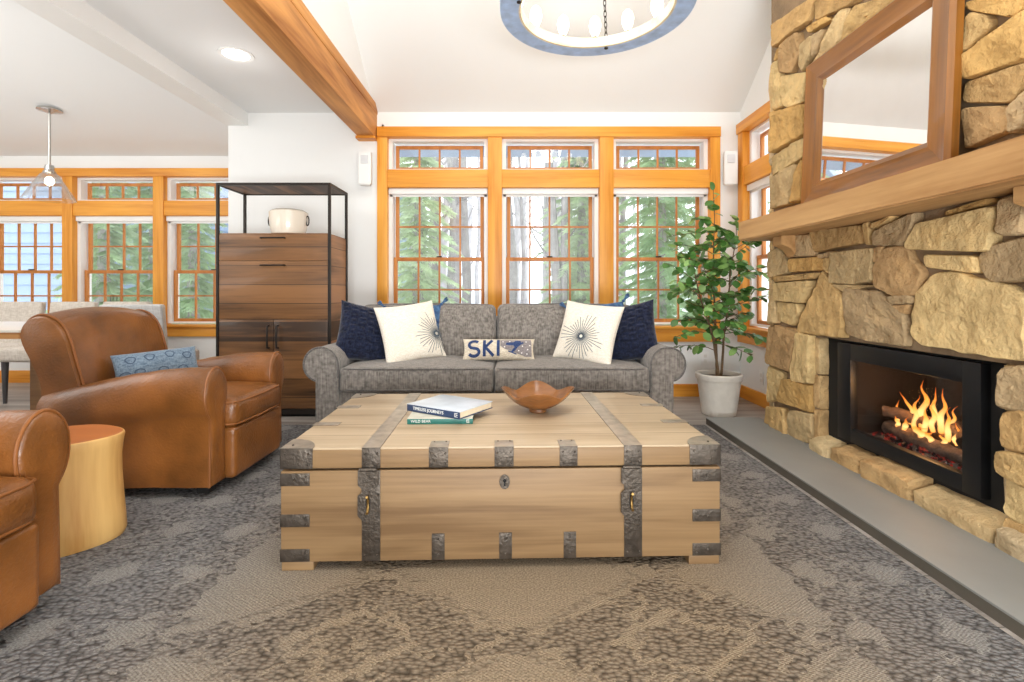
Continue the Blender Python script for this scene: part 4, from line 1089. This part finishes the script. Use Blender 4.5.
# ------------------------------------------------------------------ leather club chairs (face +x, origin at centre of the front on the floor)
def club_chair(label):
    t = thing('leather_armchair', label, 'armchair', group='tan leather club chairs')
    m = MB(); m.cushion(-.80, .06, -.243, .243, .05, .298, .02, (.006, 0, 0)); m.build('base', M['leather'], t, ang=60)
    m = MB(); m.cushion(-.66, .066, -.243, .243, .288, .437, .045, (.012, 0, .022), wr=.006, seed=3)
    s = m.build('seat_cushion', M['leather'], t, ang=180)
    for z in (.312, .418): MB().tube([(-.3, -.243, z), (.01, -.243, z), (.048, -.232, z), (.064, -.195, z), (.074, 0, z), (.064, .195, z), (.048, .232, z), (.01, .243, z), (-.3, .243, z)], .005, 8).build('piping', M['piping'], s)
    for sy in (-1, 1):
        # swept arm: tall oval roll on a slimmer wall, roll drops towards the back
        m = MB(); rings = 22; vs, fs = [], []
        prof_n = None
        for i in range(rings+1):
            u = i/rings; x = -.79+.79*u
            top = .475+.123*math.sin(min(1, u*1.05)*PI/2)
            ctr = top-.125; yc = .305
            wv = .085*(1 if u > .06 else .8)
            P = [(.238, .05), (.238, ctr-.10)]
            P += [(yc+wv*math.cos(a), ctr+.125*math.sin(a)) for a in [R(205)-R(250)*k/20 for k in range(21)]]
            P += [(.348, ctr-.115), (.352, .20), (.354, .05)]
            if i == rings: x -= 0
            if i == 0 or i == rings:
                pass
            prof_n = len(P)
            for (y, z) in P: vs.append((x, sy*y, z+.004*noise.noise(Vector((x*14, y*14, z*14)))))
        for i in range(rings):
            for j in range(prof_n-1):
                q = (i*prof_n+j, (i+1)*prof_n+j, (i+1)*prof_n+j+1, i*prof_n+j+1)
                fs.append(q if sy < 0 else q[::-1])
        # bulged front panel
        last = [rings*prof_n+j for j in range(prof_n)]
        cY = .30; base_o = len(vs)
        for k, (sc, dx) in enumerate(((.93, .012), (.8, .016), (.4, .018))):
            for j in last:
                y, z = vs[j][1]*sy, vs[j][2]
                cz = max(.12, min(.50, z)); vs.append((vs[j][0]+dx, sy*(cY+(y-cY)*sc), cz+(z-cz)*sc))
        prev = rings*prof_n
        for k in range(3):
            cur = base_o+k*prof_n
            for j in range(prof_n):
                q = (prev+j, cur+j, cur+(j+1) % prof_n, prev+(j+1) % prof_n); fs.append(q if sy < 0 else q[::-1])
            prev = cur
        fs.append(tuple(prev+j for j in range(prof_n)) if sy < 0 else tuple(prev+j for j in range(prof_n))[::-1])
        fs.append(tuple(range(prof_n))[::-1] if sy < 0 else tuple(range(prof_n)))
        m.add(vs, fs); b = bmesh.new()
        a = m.build('arm', M['leather'], t, ang=65)
        pp = [Vector(vs[j])+Vector((.004, 0, 0)) for j in last]
        MB().tube(pp[1:], .0058, 8).build('piping', M['piping'], a)
    # back: leaning slab with a backward scroll, crowned across its width
    side = [(-.60, .36), (-.62, .50), (-.655, .62), (-.69, .735), (-.73, .80), (-.785, .835), (-.84, .836), (-.885, .805), (-.90, .755), (-.885, .70), (-.845, .62), (-.80, .50), (-.80, .30), (-.70, .28)]
    m = MB(); n = 16; vs, fs = [], []; K = len(side)
    S2 = []
    for i in range(K):     # smooth the outline
        a, b2 = Vector(side[i]), Vector(side[(i+1) % K]); p0, p3 = Vector(side[i-1]), Vector(side[(i+2) % K])
        for q in range(4):
            u = q/4; S2.append(.5*((2*a)+(b2-p0)*u+(2*p0-5*a+4*b2-p3)*u*u+(3*a-p0-3*b2+p3)*u**3))
    K = len(S2); cen = Vector((-.77, .6))
    ys = [-.325, -.32, -.30, -.27]+[-.2+.4*k/8 for k in range(9)]+[.27, .30, .32, .325]
    for y in ys:
        e = abs(y)/.325; sc = 1-.0*e; inset = (.97 if abs(y) > .323 else .985 if abs(y) > .31 else 1)
        cr = 1-e*e
        for p in S2:
            q = cen+(p-cen)*inset; hgt = max(0, (q.y-.5)/.33)
            vs.append((q.x+.02*cr*(1 if p.x > -.77 else 0)*hgt, y, q.y+.035*cr*hgt))
    for i in range(len(ys)-1):
        for j in range(K): fs.append((i*K+j, (i+1)*K+j, (i+1)*K+(j+1) % K, i*K+(j+1) % K))
    fs.append(tuple(range(K))); fs.append(tuple((len(ys)-1)*K+j for j in range(K))[::-1])
    m.add(vs, [f[::-1] for f in fs]); bk = m.build('backrest', M['leather'], t, ang=60)
    for sy, r in ((-1, 2), (1, len(ys)-3)):
        MB().tube([Vector(vs[r*K+j])+Vector((.004, sy*.004, .003)) for j in range(4, 30)], .0058, 8).build('piping', M['piping'], bk)
    for x in (-.74, -.06):
        for y in (-.27, .27):
            MB().prism([(-.028, 0), (.028, 0), (.034, .055), (-.034, .055)], y-.03, y+.03, 'y', mat=Matrix.Translation((x, 0, 0)), bev=.003).build('foot', M['blackmatte'], t)
    return t
c1 = club_chair('tan leather club chair holding the slate blue lumbar pillow'); c1.location = (-1.40, 2.66, RUG)
c2 = copy_tree(c1, 'tan leather club chair at the lower left with an empty seat'); c2.location = (-1.41, 1.195, RUG)
w, h = .38, .185
m, f = pillow_mb(w, h, .12, .05, 4., .008, n=36)
for (cx, cy) in ((-.12, .042), (-.04, .046), (.05, .05), (.13, .036), (-.09, -.03), (.01, -.035), (.10, -.038), (-.15, -.036)):
    q = [(cx+.02*math.cos(a)*(1+.15*math.sin(a*3)), cy+.018*math.sin(a)) for a in [2*PI*k/18 for k in range(19)]]
    ribbon(m, f, q, w, h, .005, 1, .0015)
o = m.build('lumbar_pillow', [M['lumbar'], M['lumbar_print']], ang=180)
tag(o, 'slate blue lumbar pillow with faint ring print on the leather chair', 'pillow'); place(o, (-1.87, 2.64, .437+RUG+.12), 48, 24, 3)

# ------------------------------------------------------------------ stump side table
m = MB(); n = 64; vs, fs = [], []
rings = [(0.0, .98), (.02, 1.02), (.08, 1.0), (.16, .97), (.24, .945), (.31, .94), (.36, .96), (.39, .985), (.398, .975), (.40, .95)]
for z, s in rings:
    for j in range(n):
        a = 2*PI*j/n
        r = .19*s*(1+.06*math.sin(2*a+.6)+.045*math.sin(3*a+1.2)+.02*math.sin(5*a)+.012*noise.noise(Vector((math.cos(a)*4, math.sin(a)*4, z*2))))
        dent = math.exp(-((a-5.25)/.035)**2)*.012
        vs.append(((r-dent)*math.cos(a), (r-dent)*math.sin(a), z))
for i in range(len(rings)-1):
    for j in range(n): fs.append((i*n+j, i*n+(j+1) % n, (i+1)*n+(j+1) % n, (i+1)*n+j))
L = (len(rings)-1)*n
fs.append(tuple(range(n))[::-1])
m.add(vs, fs, 0); m.add([vs[L+j] for j in range(n)], [tuple(range(n))], 1)
o = m.build('stump_table', [M['stump'], M['stumptop']], ang=35); o.location = (-1.74, 1.92, RUG)
tag(o, 'honey coloured tree stump side table between the two leather chairs', 'side table')

# ------------------------------------------------------------------ tall cabinet
t = thing('tall_cabinet', 'tall reclaimed wood cabinet with black metal open top frame', 'cabinet', (-2.275, 3.84, 0))
w, d, H = .88, .41, 1.80; p = .02
m = MB()
for x in (0, w-p):
    for y in (0, d-p): m.box(x, x+p, y, y+p, 0, H, bev=.0015)
for y in (0, d-p): m.box(p, w-p, y, y+p, H-p, H); m.box(p, w-p, y, y+p, .02, .06)
for x in (0, w-p): m.box(x, x+p, p, d-p, H-p, H); m.box(x, x+p, p, d-p, .02, .06)
m.build('metal_frame', M['darkmetal'], t)
MB().box(p*.5, w-p*.5, p*.5, d-p*.5, H-.014, H-.004).build('top_panel', M['cabside'], t, smooth=False)
m = MB(); m.box(.012, w-.012, .022, d-.004, .06, 1.405, mi=0); m.build('carcass', M['cabside'], t, smooth=False)
MB().box(p, w-p, .012, d-p, 1.403, 1.413, bev=.001).build('shelf_top', M['cab'], t)
dr = MB().box(p+.002, w-p-.002, .004, .03, 1.202, 1.402, bev=.002).build('drawer', M['cab'], t)
fl = MB().box(p+.002, w-p-.002, .004, .03, .752, 1.198, bev=.002).build('drop_front', M['cab'], t)
for par, z in ((dr, 1.375), (fl, 1.165)):
    MB().tube([(w/2-.09, .004, z), (w/2-.09, -.022, z), (w/2+.09, -.022, z), (w/2+.09, .004, z)], .006, 8).build('handle', M['darkmetal'], par)
for x0, x1, hx in ((p+.002, w/2-.002, w/2-.035), (w/2+.002, w-p-.002, w/2+.035)):
    dd = MB().box(x0, x1, .004, .03, .065, .748, bev=.002).build('door', M['cab'], t)
    MB().tube([(hx, .004, .53), (hx, -.024, .53), (hx, -.024, .70), (hx, .004, .70)], .0075, 8).build('handle', M['darkmetal'], dd)
MB().box(.03, w-.03, .035, .05, 0, .06).build('plinth', M['blackmatte'], t, smooth=False)
t = thing('ceramic_pot', 'cream lidded ceramic pot with ring handles on top of the cabinet', 'pot', (-1.80, 4.03, 1.413))
MB().lathe([(.105, 0), (.125, .012), (.138, .06), (.145, .13), (.146, .185), (.14, .19), (.132, .186)], 48).build('pot_body', M['ceramic'], t)
MB().lathe([(.138, .186), (.139, .192), (.12, .203), (.06, .212), (.02, .214), (.0, .214)], 48).build('lid', M['ceramic'], t)
for sx in (-1, 1):
    MB().tube([(sx*(.152+.012*math.cos(a)), 0, .12+.038*math.sin(a)) for a in [2*PI*k/20 for k in range(20)]], .005, 8, closed=True).build('handle', M['darkmetal'], t)

# ------------------------------------------------------------------ potted plant
t = thing('potted_plant', 'leafy green ficus in a pale stone pot by the corner windows', 'plant', (1.625, 3.93, 0))
pt = MB(); pt.lathe([(.112, 0), (.124, .006), (.136, .10), (.15, .22), (.158, .275), (.166, .278), (.170, .30), (.170, .318), (.162, .324), (.15, .322), (.146, .29)], 56, sq=.05, cap=False)
pt.build('pot', M['pot'], t)
MB().lathe([(0, .292), (.148, .288)], 32).build('soil', M['soil'], t)
rp = random.Random(5)
stems = []
for k, (bx, by, tips) in enumerate(((-.015, 0, [(-.02, .02, .8), (-.03, .05, 1.2), (-.02, .03, 1.55)]), (.02, .01, [(.05, .0, .7), (.10, .03, 1.05), (.16, .05, 1.42)]), (.0, -.02, [(-.06, -.03, .62), (-.16, -.05, .9), (-.22, -.04, 1.18)]))):
    P = [(bx, by, .28)]+tips
    pts = []
    for a, b in zip(P[:-1], P[1:]):
        for q in range(6): pts.append(Vector(a).lerp(Vector(b), q/6)+noise.noise_vector(Vector((q*.4, k*3, a[2]*4)))*.01)
    pts.append(Vector(P[-1])); stems.append(pts)
    MB().tube(pts, [.011*(1-.75*i/len(pts)) for i in range(len(pts))], 8).build('stem', M['stem'], t)
lf = MB(); tw = MB()
def leaf(p, d, up, ln, wd, mi):
    d = d.normalized(); s = d.cross(up); s = s.normalized() if s.length > 1e-6 else Vector((1, 0, 0)); nn = s.cross(d)
    vs = [p]; fs = []; K = 5
    prof = [(.12, .55), (.35, .95), (.6, 1.0), (.85, .62)]
    for u, ww in prof:
        c = p+d*ln*u+nn*(-.10*ln*u*u)
        vs += [c-s*wd*ww/2+nn*wd*.08, c, c+s*wd*ww/2+nn*wd*.08]
    vs.append(p+d*ln+nn*(-.11*ln))
    fs += [(0, 2, 1), (0, 3, 2)]
    for i in range(3):
        a = 1+i*3; fs += [(a, a+1, a+4, a+3), (a+1, a+2, a+5, a+4)]
    fs += [(10, 11, 13), (11, 12, 13)]
    lf.add(vs, fs, mi)
def twig(p0, d, ln, nleaf):
    pts = []; p = Vector(p0); dd = d.normalized()
    for k in range(7):
        pts.append(p.copy()); p = p+dd*ln/6; dd = (dd+Vector((0, 0, -.09))+noise.noise_vector(p*5)*.18).normalized()
    tw.tube(pts, [.0035*(1-.6*k/7) for k in range(7)], 5)
    for k in range(nleaf):
        u = .2+.8*(k+rp.random()*.6)/nleaf; i = min(5, int(u*6)); c = pts[i].lerp(pts[i+1], u*6-i) if u < 1 else pts[-1]
        ld = (dd*.4+Vector((rp.uniform(-1, 1), rp.uniform(-1, 1), rp.uniform(-.8, .35)))).normalized()
        z = rp.uniform(.055, .088)
        leaf(c, ld, Vector((rp.uniform(-.4, .4), rp.uniform(-.9, .1), 1)), z, z*.78, 0 if rp.random() < .68 else 1)
for si, pts in enumerate(stems):
    for k in range(26 if si < 2 else 20):
        u = .26+.74*(k/(25 if si < 2 else 19)); i = min(len(pts)-2, int(u*(len(pts)-1))); p = pts[i]
        a = k*2.4+si*1.3; ln = rp.uniform(.2, .44)*(1.1-.7*abs(u-.6))
        twig(p, Vector((math.cos(a), math.sin(a)*.75, rp.uniform(.0, .8))), ln, rp.randint(8, 12))
    twig(pts[-1], Vector((0, 0, 1)), .14, 7)
twig(stems[0][-1], Vector((-.1, -.1, 1)), .26, 4)
lf.build('foliage', [M['leafA'], M['leafB']], t, ang=180)
tw.build('twigs', M['stem'], t)

# ------------------------------------------------------------------ dining set
t = thing('dining_table', 'white topped dining table with a wood edge at the left', 'table', (-3.52, 3.18, 0))
MB().box(-1.4, .80, -.42, .40, .735, .75, bev=.003).build('table_top', M['table_top'], t)
MB().box(-1.395, .795, -.415, .395, .70, .735, bev=.003).build('table_edge', M['table_edge'], t)
for x in (-1.1, .55): MB().box(x-.05, x+.05, -.05, .05, .06, .70, bev=.005).build('table_leg', M['trestle'], t)
MB().box(-1.2, .65, -.05, .05, .0, .08, bev=.006).build('foot_bar', M['trestle'], t)
def dining_chair(label):
    t = thing('dining_chair', label, 'chair', group='oatmeal upholstered dining chairs')
    MB().cushion(-.225, .225, -.25, .22, .36, .48, .03, (0, 0, .01)).build('seat', M['chaircloth'], t, ang=180)
    mt = Matrix.Translation((0, .20, .45)) @ Matrix.Rotation(R(-7), 4, 'X')
    bk = MB().cushion(-.22, .22, -.03, .03, -.05, .42, .02, (0, .004, .0), mat=mt); bk.build('backrest', M['chaircloth'], t, ang=180)
    MB().cushion(-.221, .221, .012, .034, -.05, .421, .01, mat=mt).build('back_shell', M['chairback'], t, ang=180)
    for x in (-.19, .19):
        for y in (-.20, .18):
            MB().tube([(x*.96, y*1.03, 0), (x, y, .37)], [.014, .026], 14).build('leg', M['chairleg'], t)
    return t
d1 = dining_chair('oatmeal dining chair behind the table edge, leftmost in view'); d1.location = (-4.68, 4.52, 0); d1.rotation_euler.z = R(4)
d2 = copy_tree(d1, 'oatmeal dining chair just right of the table end'); d2.location = (-4.17, 4.50, 0); d2.rotation_euler.z = R(-3)
d3 = copy_tree(d1, 'oatmeal dining chair showing a narrow strip of back above the leather chair'); d3.location = (-3.70, 4.56, 0); d3.rotation_euler.z = R(0)
d4 = copy_tree(d1, 'grey backed dining chair turned away beside the tall cabinet'); d4.location = (-2.86, 4.0, 0); d4.rotation_euler.z = R(184)

# ------------------------------------------------------------------ pendant and chandelier
t = thing('pendant_lamp', 'clear glass cone pendant lamp hanging over the dining table', 'pendant lamp', (-4.07, 4.40, 0))
MB().lathe([(.0, 2.583), (.085, 2.57), (.09, 2.555), (.04, 2.545), (.012, 2.53)], 32).build('canopy', M['chrome'], t)
MB().tube([(0, 0, 2.56), (0, 0, 2.06)], .010, 12).build('rod', M['chrome'], t)
MB().lathe([(.03, 2.075), (.034, 2.06), (.034, 2.03), (.045, 2.02), (.045, 2.005), (.02, 2.0)], 24).build('socket_cap', M['chrome'], t)
MB().lathe([(.045, 2.01), (.07, 1.985), (.185, 1.775), (.187, 1.772), (.183, 1.773), (.066, 1.984), (.04, 2.006)], 40, cap=False).build('glass_shade', M['pglass'], t)
MB().ball((0, 0, 1.935), .034, sc=(1, 1, 1.25)).build('bulb', M['pbulb'], t)

t = thing('ring_chandelier', 'large round ring chandelier with bare bulbs above the trunk', 'chandelier', (.46, 2.74, 2.50))
n = 96; RO, RI = .525, .412
MB().lathe([(RI+.012, 0), (RO, 0), (RO+.002, .055), (RO-.01, .058), (RI+.012, .055), (RI+.012, 0)], n, cap=False).build('ring_band', M['ringblue'], t, ang=30)
MB().lathe([(RI, .004), (RI+.014, .001), (RI+.014, .062), (RI, .062), (RI, .004)], n, cap=False).build('inner_hoop', M['ringwood'], t, ang=30)
for k in range(14):
    a = 2*PI*k/14+.07; x, y = (RI+.05)*math.cos(a), (RI+.05)*math.sin(a)
    c = MB().lathe([(.02, .055), (.02, .085), (.014, .09)], 16, cx=x, cy=y).build('candle_socket', M['darkmetal'], t)
    MB().lathe([(.012, .088), (.02, .10), (.034, .135), (.038, .165), (.03, .20), (.012, .22), (0, .224)], 20, cx=x, cy=y).build('bulb', M['bulb'], c)
for k in range(3):
    a = R(90-18)+2*PI*k/3
    p0 = Vector(((RI+.02)*math.cos(a), (RI+.02)*math.sin(a), .06)); p1 = Vector((0, 0, 1.15))
    MB().ball((p0.x, p0.y, -.004), .011, sc=(1.2, 1.2, .7)).build('rivet', M['darkmetal'], t)
    ch = MB(); L = (p1-p0).length; nl = int(L/.030); dr = (p1-p0).normalized(); q = dr.orthogonal().normalized(); q2 = dr.cross(q)
    for i in range(nl):
        c = p0+dr*(i+.5)*L/nl; s = q if i % 2 else q2
        ch.tube([c+dr*.020*math.cos(b)+s*.009*math.sin(b) for b in [2*PI*j/10 for j in range(10)]], .0028, 5, closed=True)
    ch.build('chain', M['darkmetal'], t)
MB().lathe([(.0, 1.13), (.03, 1.14), (.03, 1.17), (.012, 1.19), (.012, 1.47), (.07, 1.50), (.07, 1.54), (0, 1.56)], 24).build('stem_and_canopy', M['darkmetal'], t)

# ------------------------------------------------------------------ outdoors
rw = random.Random(21)
m = MB(); b = bmesh.new(); bmesh.ops.create_grid(b, x_segments=50, y_segments=30, size=1)
for v in b.verts:
    x, y = v.co.x*24-1, 5.6+(v.co.y+1)*17; v.co = Vector((x, y, -.35+.10*max(0, y-8)+noise.noise(Vector((x*.3, y*.3, 0)))*.25))
m.bm(b); struct(m.build('ground_snow', M['snow']))
def gz(x, y): return -.35+.10*max(0, y-8)
def conifer(x, y, h, rad, mat, label, seed, z_low=.1):
    t = thing('spruce_tree', label, 'tree', (x, y, gz(x, y)-.1), 0, 'evergreens outside the windows')
    MB().tube([(0, 0, 0), (.03, 0, h*.5), (0, .02, h)], [.12, .07, .01], 8).build('trunk', M['bark'], t)
    r = random.Random(seed); m = MB()
    nb = int(h*24)
    for k in range(nb):
        u = z_low+(1-z_low)*k/nb; z = h*u; L = rad*(1-u)**.75*r.uniform(.7, 1.1)+.1; a = k*2.399+r.uniform(-.3, .3)
        d = Vector((math.cos(a), math.sin(a), 0)); P = [Vector((0, 0, z))+d*L*q/5+Vector((0, 0, .10*L*(q/5)-.45*L*(q/5)**2)) for q in range(6)]
        ns = int(8+L*30)
        for q in range(ns):
            w = (q+r.random())/ns; i = min(4, int(w*5)); c = P[i].lerp(P[i+1], w*5-i)
            for sd in (-1, 1):
                sv = d.cross(Vector((0, 0, 1)))*sd
                ln = (.10+.20*(1-w))*r.uniform(.6, 1.2); e = c+(sv*.8+d*.7).normalized()*ln+Vector((0, 0, -ln*r.uniform(.2, .7)))
                wv = d*.011+Vector((0, 0, .010)); m.add([c-wv, c+wv, e+wv*.3, e-wv*.3], [(0, 1, 2, 3)])
                e2 = c+(e-c)*.6+Vector((0, 0, -ln*.4)); m.add([c+(e-c)*.3-wv*.6, c+(e-c)*.3+wv*.6, e2], [(0, 1, 2)])
    m.build('boughs', mat, t, smooth=False)
conifer(-1.75, 9.2, 6.5, 1.0, M['needle2'], 'pale hemlock outside the left living room window', 1)
conifer(1.45, 10.5, 8, 1.1, M['needle2'], 'tall pale evergreen outside the middle window', 2)
conifer(2.55, 8.6, 7.5, 1.25, M['needle'], 'dense evergreen filling the right living room window', 3)
conifer(4.0, 9.8, 7.5, 1.4, M['needle'], 'evergreen at the far right outside the corner windows', 4)
conifer(-6.55, 8.0, 6.0, .62, M['needle'], 'spruce outside the dining window between the posts, left one', 5)
conifer(-6.75, 9.4, 6.5, .72, M['needle'], 'spruce outside the dining window between the posts, right one', 6)
conifer(-5.3, 8.3, 6.0, .62, M['needle'], 'spruce outside the dining window beside the cabinet', 7)
conifer(5.2, 6.4, 6.0, 1.0, M['needle2'], 'evergreen outside the side window by the chimney', 8)
def bare(x, y, h, r0, seed, label):
    r = random.Random(seed); m = MB()
    P = [Vector((r.uniform(-.12, .12)*k*.4, r.uniform(-.1, .1)*k*.3, h*k/6)) for k in range(7)]
    m.tube(P, [r0*(1-.12*k) for k in range(7)], 8)
    for k in range(9):
        u = r.uniform(.15, .95); i = min(5, int(u*6)); c = P[i].lerp(P[i+1], u*6-i); a = r.uniform(0, 2*PI); L = r.uniform(.6, 1.6)
        d = Vector((math.cos(a), math.sin(a)*.5, r.uniform(.4, 1.1))).normalized(); q = [c+d*L*j/5+noise.noise_vector(Vector((j*.6, k, seed)))*.12*j/2 for j in range(6)]
        m.tube(q, [r0*.28*(1-.16*j) for j in range(6)], 5)
        m.tube([q[2], q[2]+Vector((d.z*.4, d.y, d.x*.3+.3))*.5, q[2]+Vector((d.z*.5, d.y, .7))*.9], [r0*.14, r0*.1, r0*.04], 4)
    o = m.build('bare_tree', M['bark' if seed % 3 == 0 else 'bark2']); o.location = (x, y, gz(x, y)-.15)
    tag(o, label, 'tree', 'bare trees in the snowy woods')
for k in range(34):
    y = rw.uniform(10.5, 24); px = rw.uniform(-.22, .42); x = px*y
    bare(x, y, rw.uniform(7, 10), rw.uniform(.05, .15), k, 'bare grey tree trunk in the snowy woods beyond the windows')
for k in range(16):
    y = rw.uniform(9.5, 20); px = rw.uniform(-.15, .16)
    bare(px*y, y, rw.uniform(7, 10), rw.uniform(.06, .14), 100+k, 'bare grey tree trunk in the snowy woods beyond the windows')
for k in range(8):
    y = rw.uniform(17.5, 25); px = rw.uniform(-.78, -.60); bare(px*y, y, 8, rw.uniform(.05, .12), 50+k, 'bare grey tree trunk in the snowy woods beyond the dining windows')
# neighbouring house with lapped siding beyond the dining windows
def house(label, x0, x1, y0, y1, z0, z1, rise):
    t = thing('neighbour_house', label, 'house', ((x0+x1)/2, (y0+y1)/2, z0))
    w, d, h = (x1-x0)/2, (y1-y0)/2, z1-z0
    m = MB(); m.box(-w, w, -d, d, 0, h); k = 0; z = 0
    while z < h-.05:
        m.prism([(-d-.03, z), (-d, z), (-d, z+.2), (-d-.004, z+.2)], -w, w, 'x'); m.prism([(w+.03, z), (w, z), (w, z+.2), (w+.004, z+.2)], -d, d, 'y'); z += .2
    m.build('siding_wall', M['siding'], t, smooth=False)
    m = MB(); m.prism([(-w-.4, h-.1), (0, h+rise), (w+.4, h-.1), (w+.4, h+.08), (0, h+rise+.2), (-w-.4, h+.08)], -d-.35, d+.35, 'y'); m.build('roof', M['roof'], t, smooth=False)
    m = MB(); m.prism([(-w, h), (0, h+rise), (w, h)], -d, d, 'y'); m.build('gable', M['siding'], t, smooth=False)
    return t
house('blue grey clapboard house beyond the leftmost dining window', -14.5, -8.25, 9.6, 16, -.3, 5.2, 1.8)
house('pale house gable behind the evergreen in the left living room window', -6.6, -3.55, 15.5, 20, .3, 4.4, 1.6)
sbox('trim_eave', [(-1.4, 4.5, 5.15, 5.45, 2.43, 2.75)], M['fascia'])

# ------------------------------------------------------------------ light, sky, camera
w = bpy.data.worlds.new('overcast'); scene.world = w; w.use_nodes = True
bg = w.node_tree.nodes['Background']; bg.inputs[0].default_value = (.88, .945, 1, 1); bg.inputs[1].default_value = 3.1
def area(name, loc, rot, sx, sy, power, c=(1, 1, 1)):
    l = bpy.data.lights.new(name, 'AREA'); l.shape = 'RECTANGLE'; l.size = sx; l.size_y = sy; l.energy = power; l.color = c
    o = bpy.data.objects.new(name, l); col.objects.link(o); o.location = loc; o.rotation_euler = rot; return o
area('room_fill', (.1, .6, 4.9), (R(4), 0, 0), 2.6, 2.0, 72, (1, .985, .96))  # unseen overhead fill, added to brighten the living area
area('bounce_fill', (.3, -1.4, .42), (R(152), 0, 0), 2.4, 1.0, 205, (.96, .985, 1))  # unseen uplight added behind the camera to brighten the sloped ceiling
area('dining_fill', (-4.4, 2.2, 2.55), (R(15), 0, 0), 2.0, 2.0, 45, (1, .985, .96))  # unseen fill added over the dining end
area('dining_bounce_fill', (-4.4, 1.2, 1.3), (R(160), 0, 0), 1.6, 1.6, 40, (1, .985, .96))  # added uplight for the dining ceiling, no visible source
area('side_bounce_fill', (-1.9, .4, 1.5), (R(165), 0, 0), 1.0, 1.6, 6, (1, .98, .95))  # added weak uplight under the flat ceiling, no visible source
def point(name, loc, power, c, r=.05):
    l = bpy.data.lights.new(name, 'POINT'); l.energy = power; l.color = c; l.shadow_soft_size = r
    o = bpy.data.objects.new(name, l); col.objects.link(o); o.location = loc
point('chandelier_light', (.46, 2.74, 2.85), 16, (1, .93, .82), .2)
point('fire_light', (1.93, 2.36, .46), 4.5, (1, .5, .18), .06)
point('downlight_lamp', (-1.915, 3.47, 2.38), 1, (1, .97, .92), .07)

cam = bpy.data.cameras.new('camera'); co = bpy.data.objects.new('camera', cam); col.objects.link(co)
co.location = (0, 0, .96); co.rotation_euler = (R(90), 0, 0)
cam.sensor_width = 36; cam.lens = 500*36/1024; cam.shift_y = -(341-292)/1024; cam.clip_start = .05
scene.camera = co
scene.view_settings.view_transform = 'Standard'; scene.view_settings.look = 'None'; scene.view_settings.exposure = 0
scene.cycles.use_denoising = True
scene.cycles.max_bounces = 10; scene.cycles.diffuse_bounces = 5; scene.cycles.transparent_max_bounces = 16
scene.cycles.sample_clamp_indirect = 6
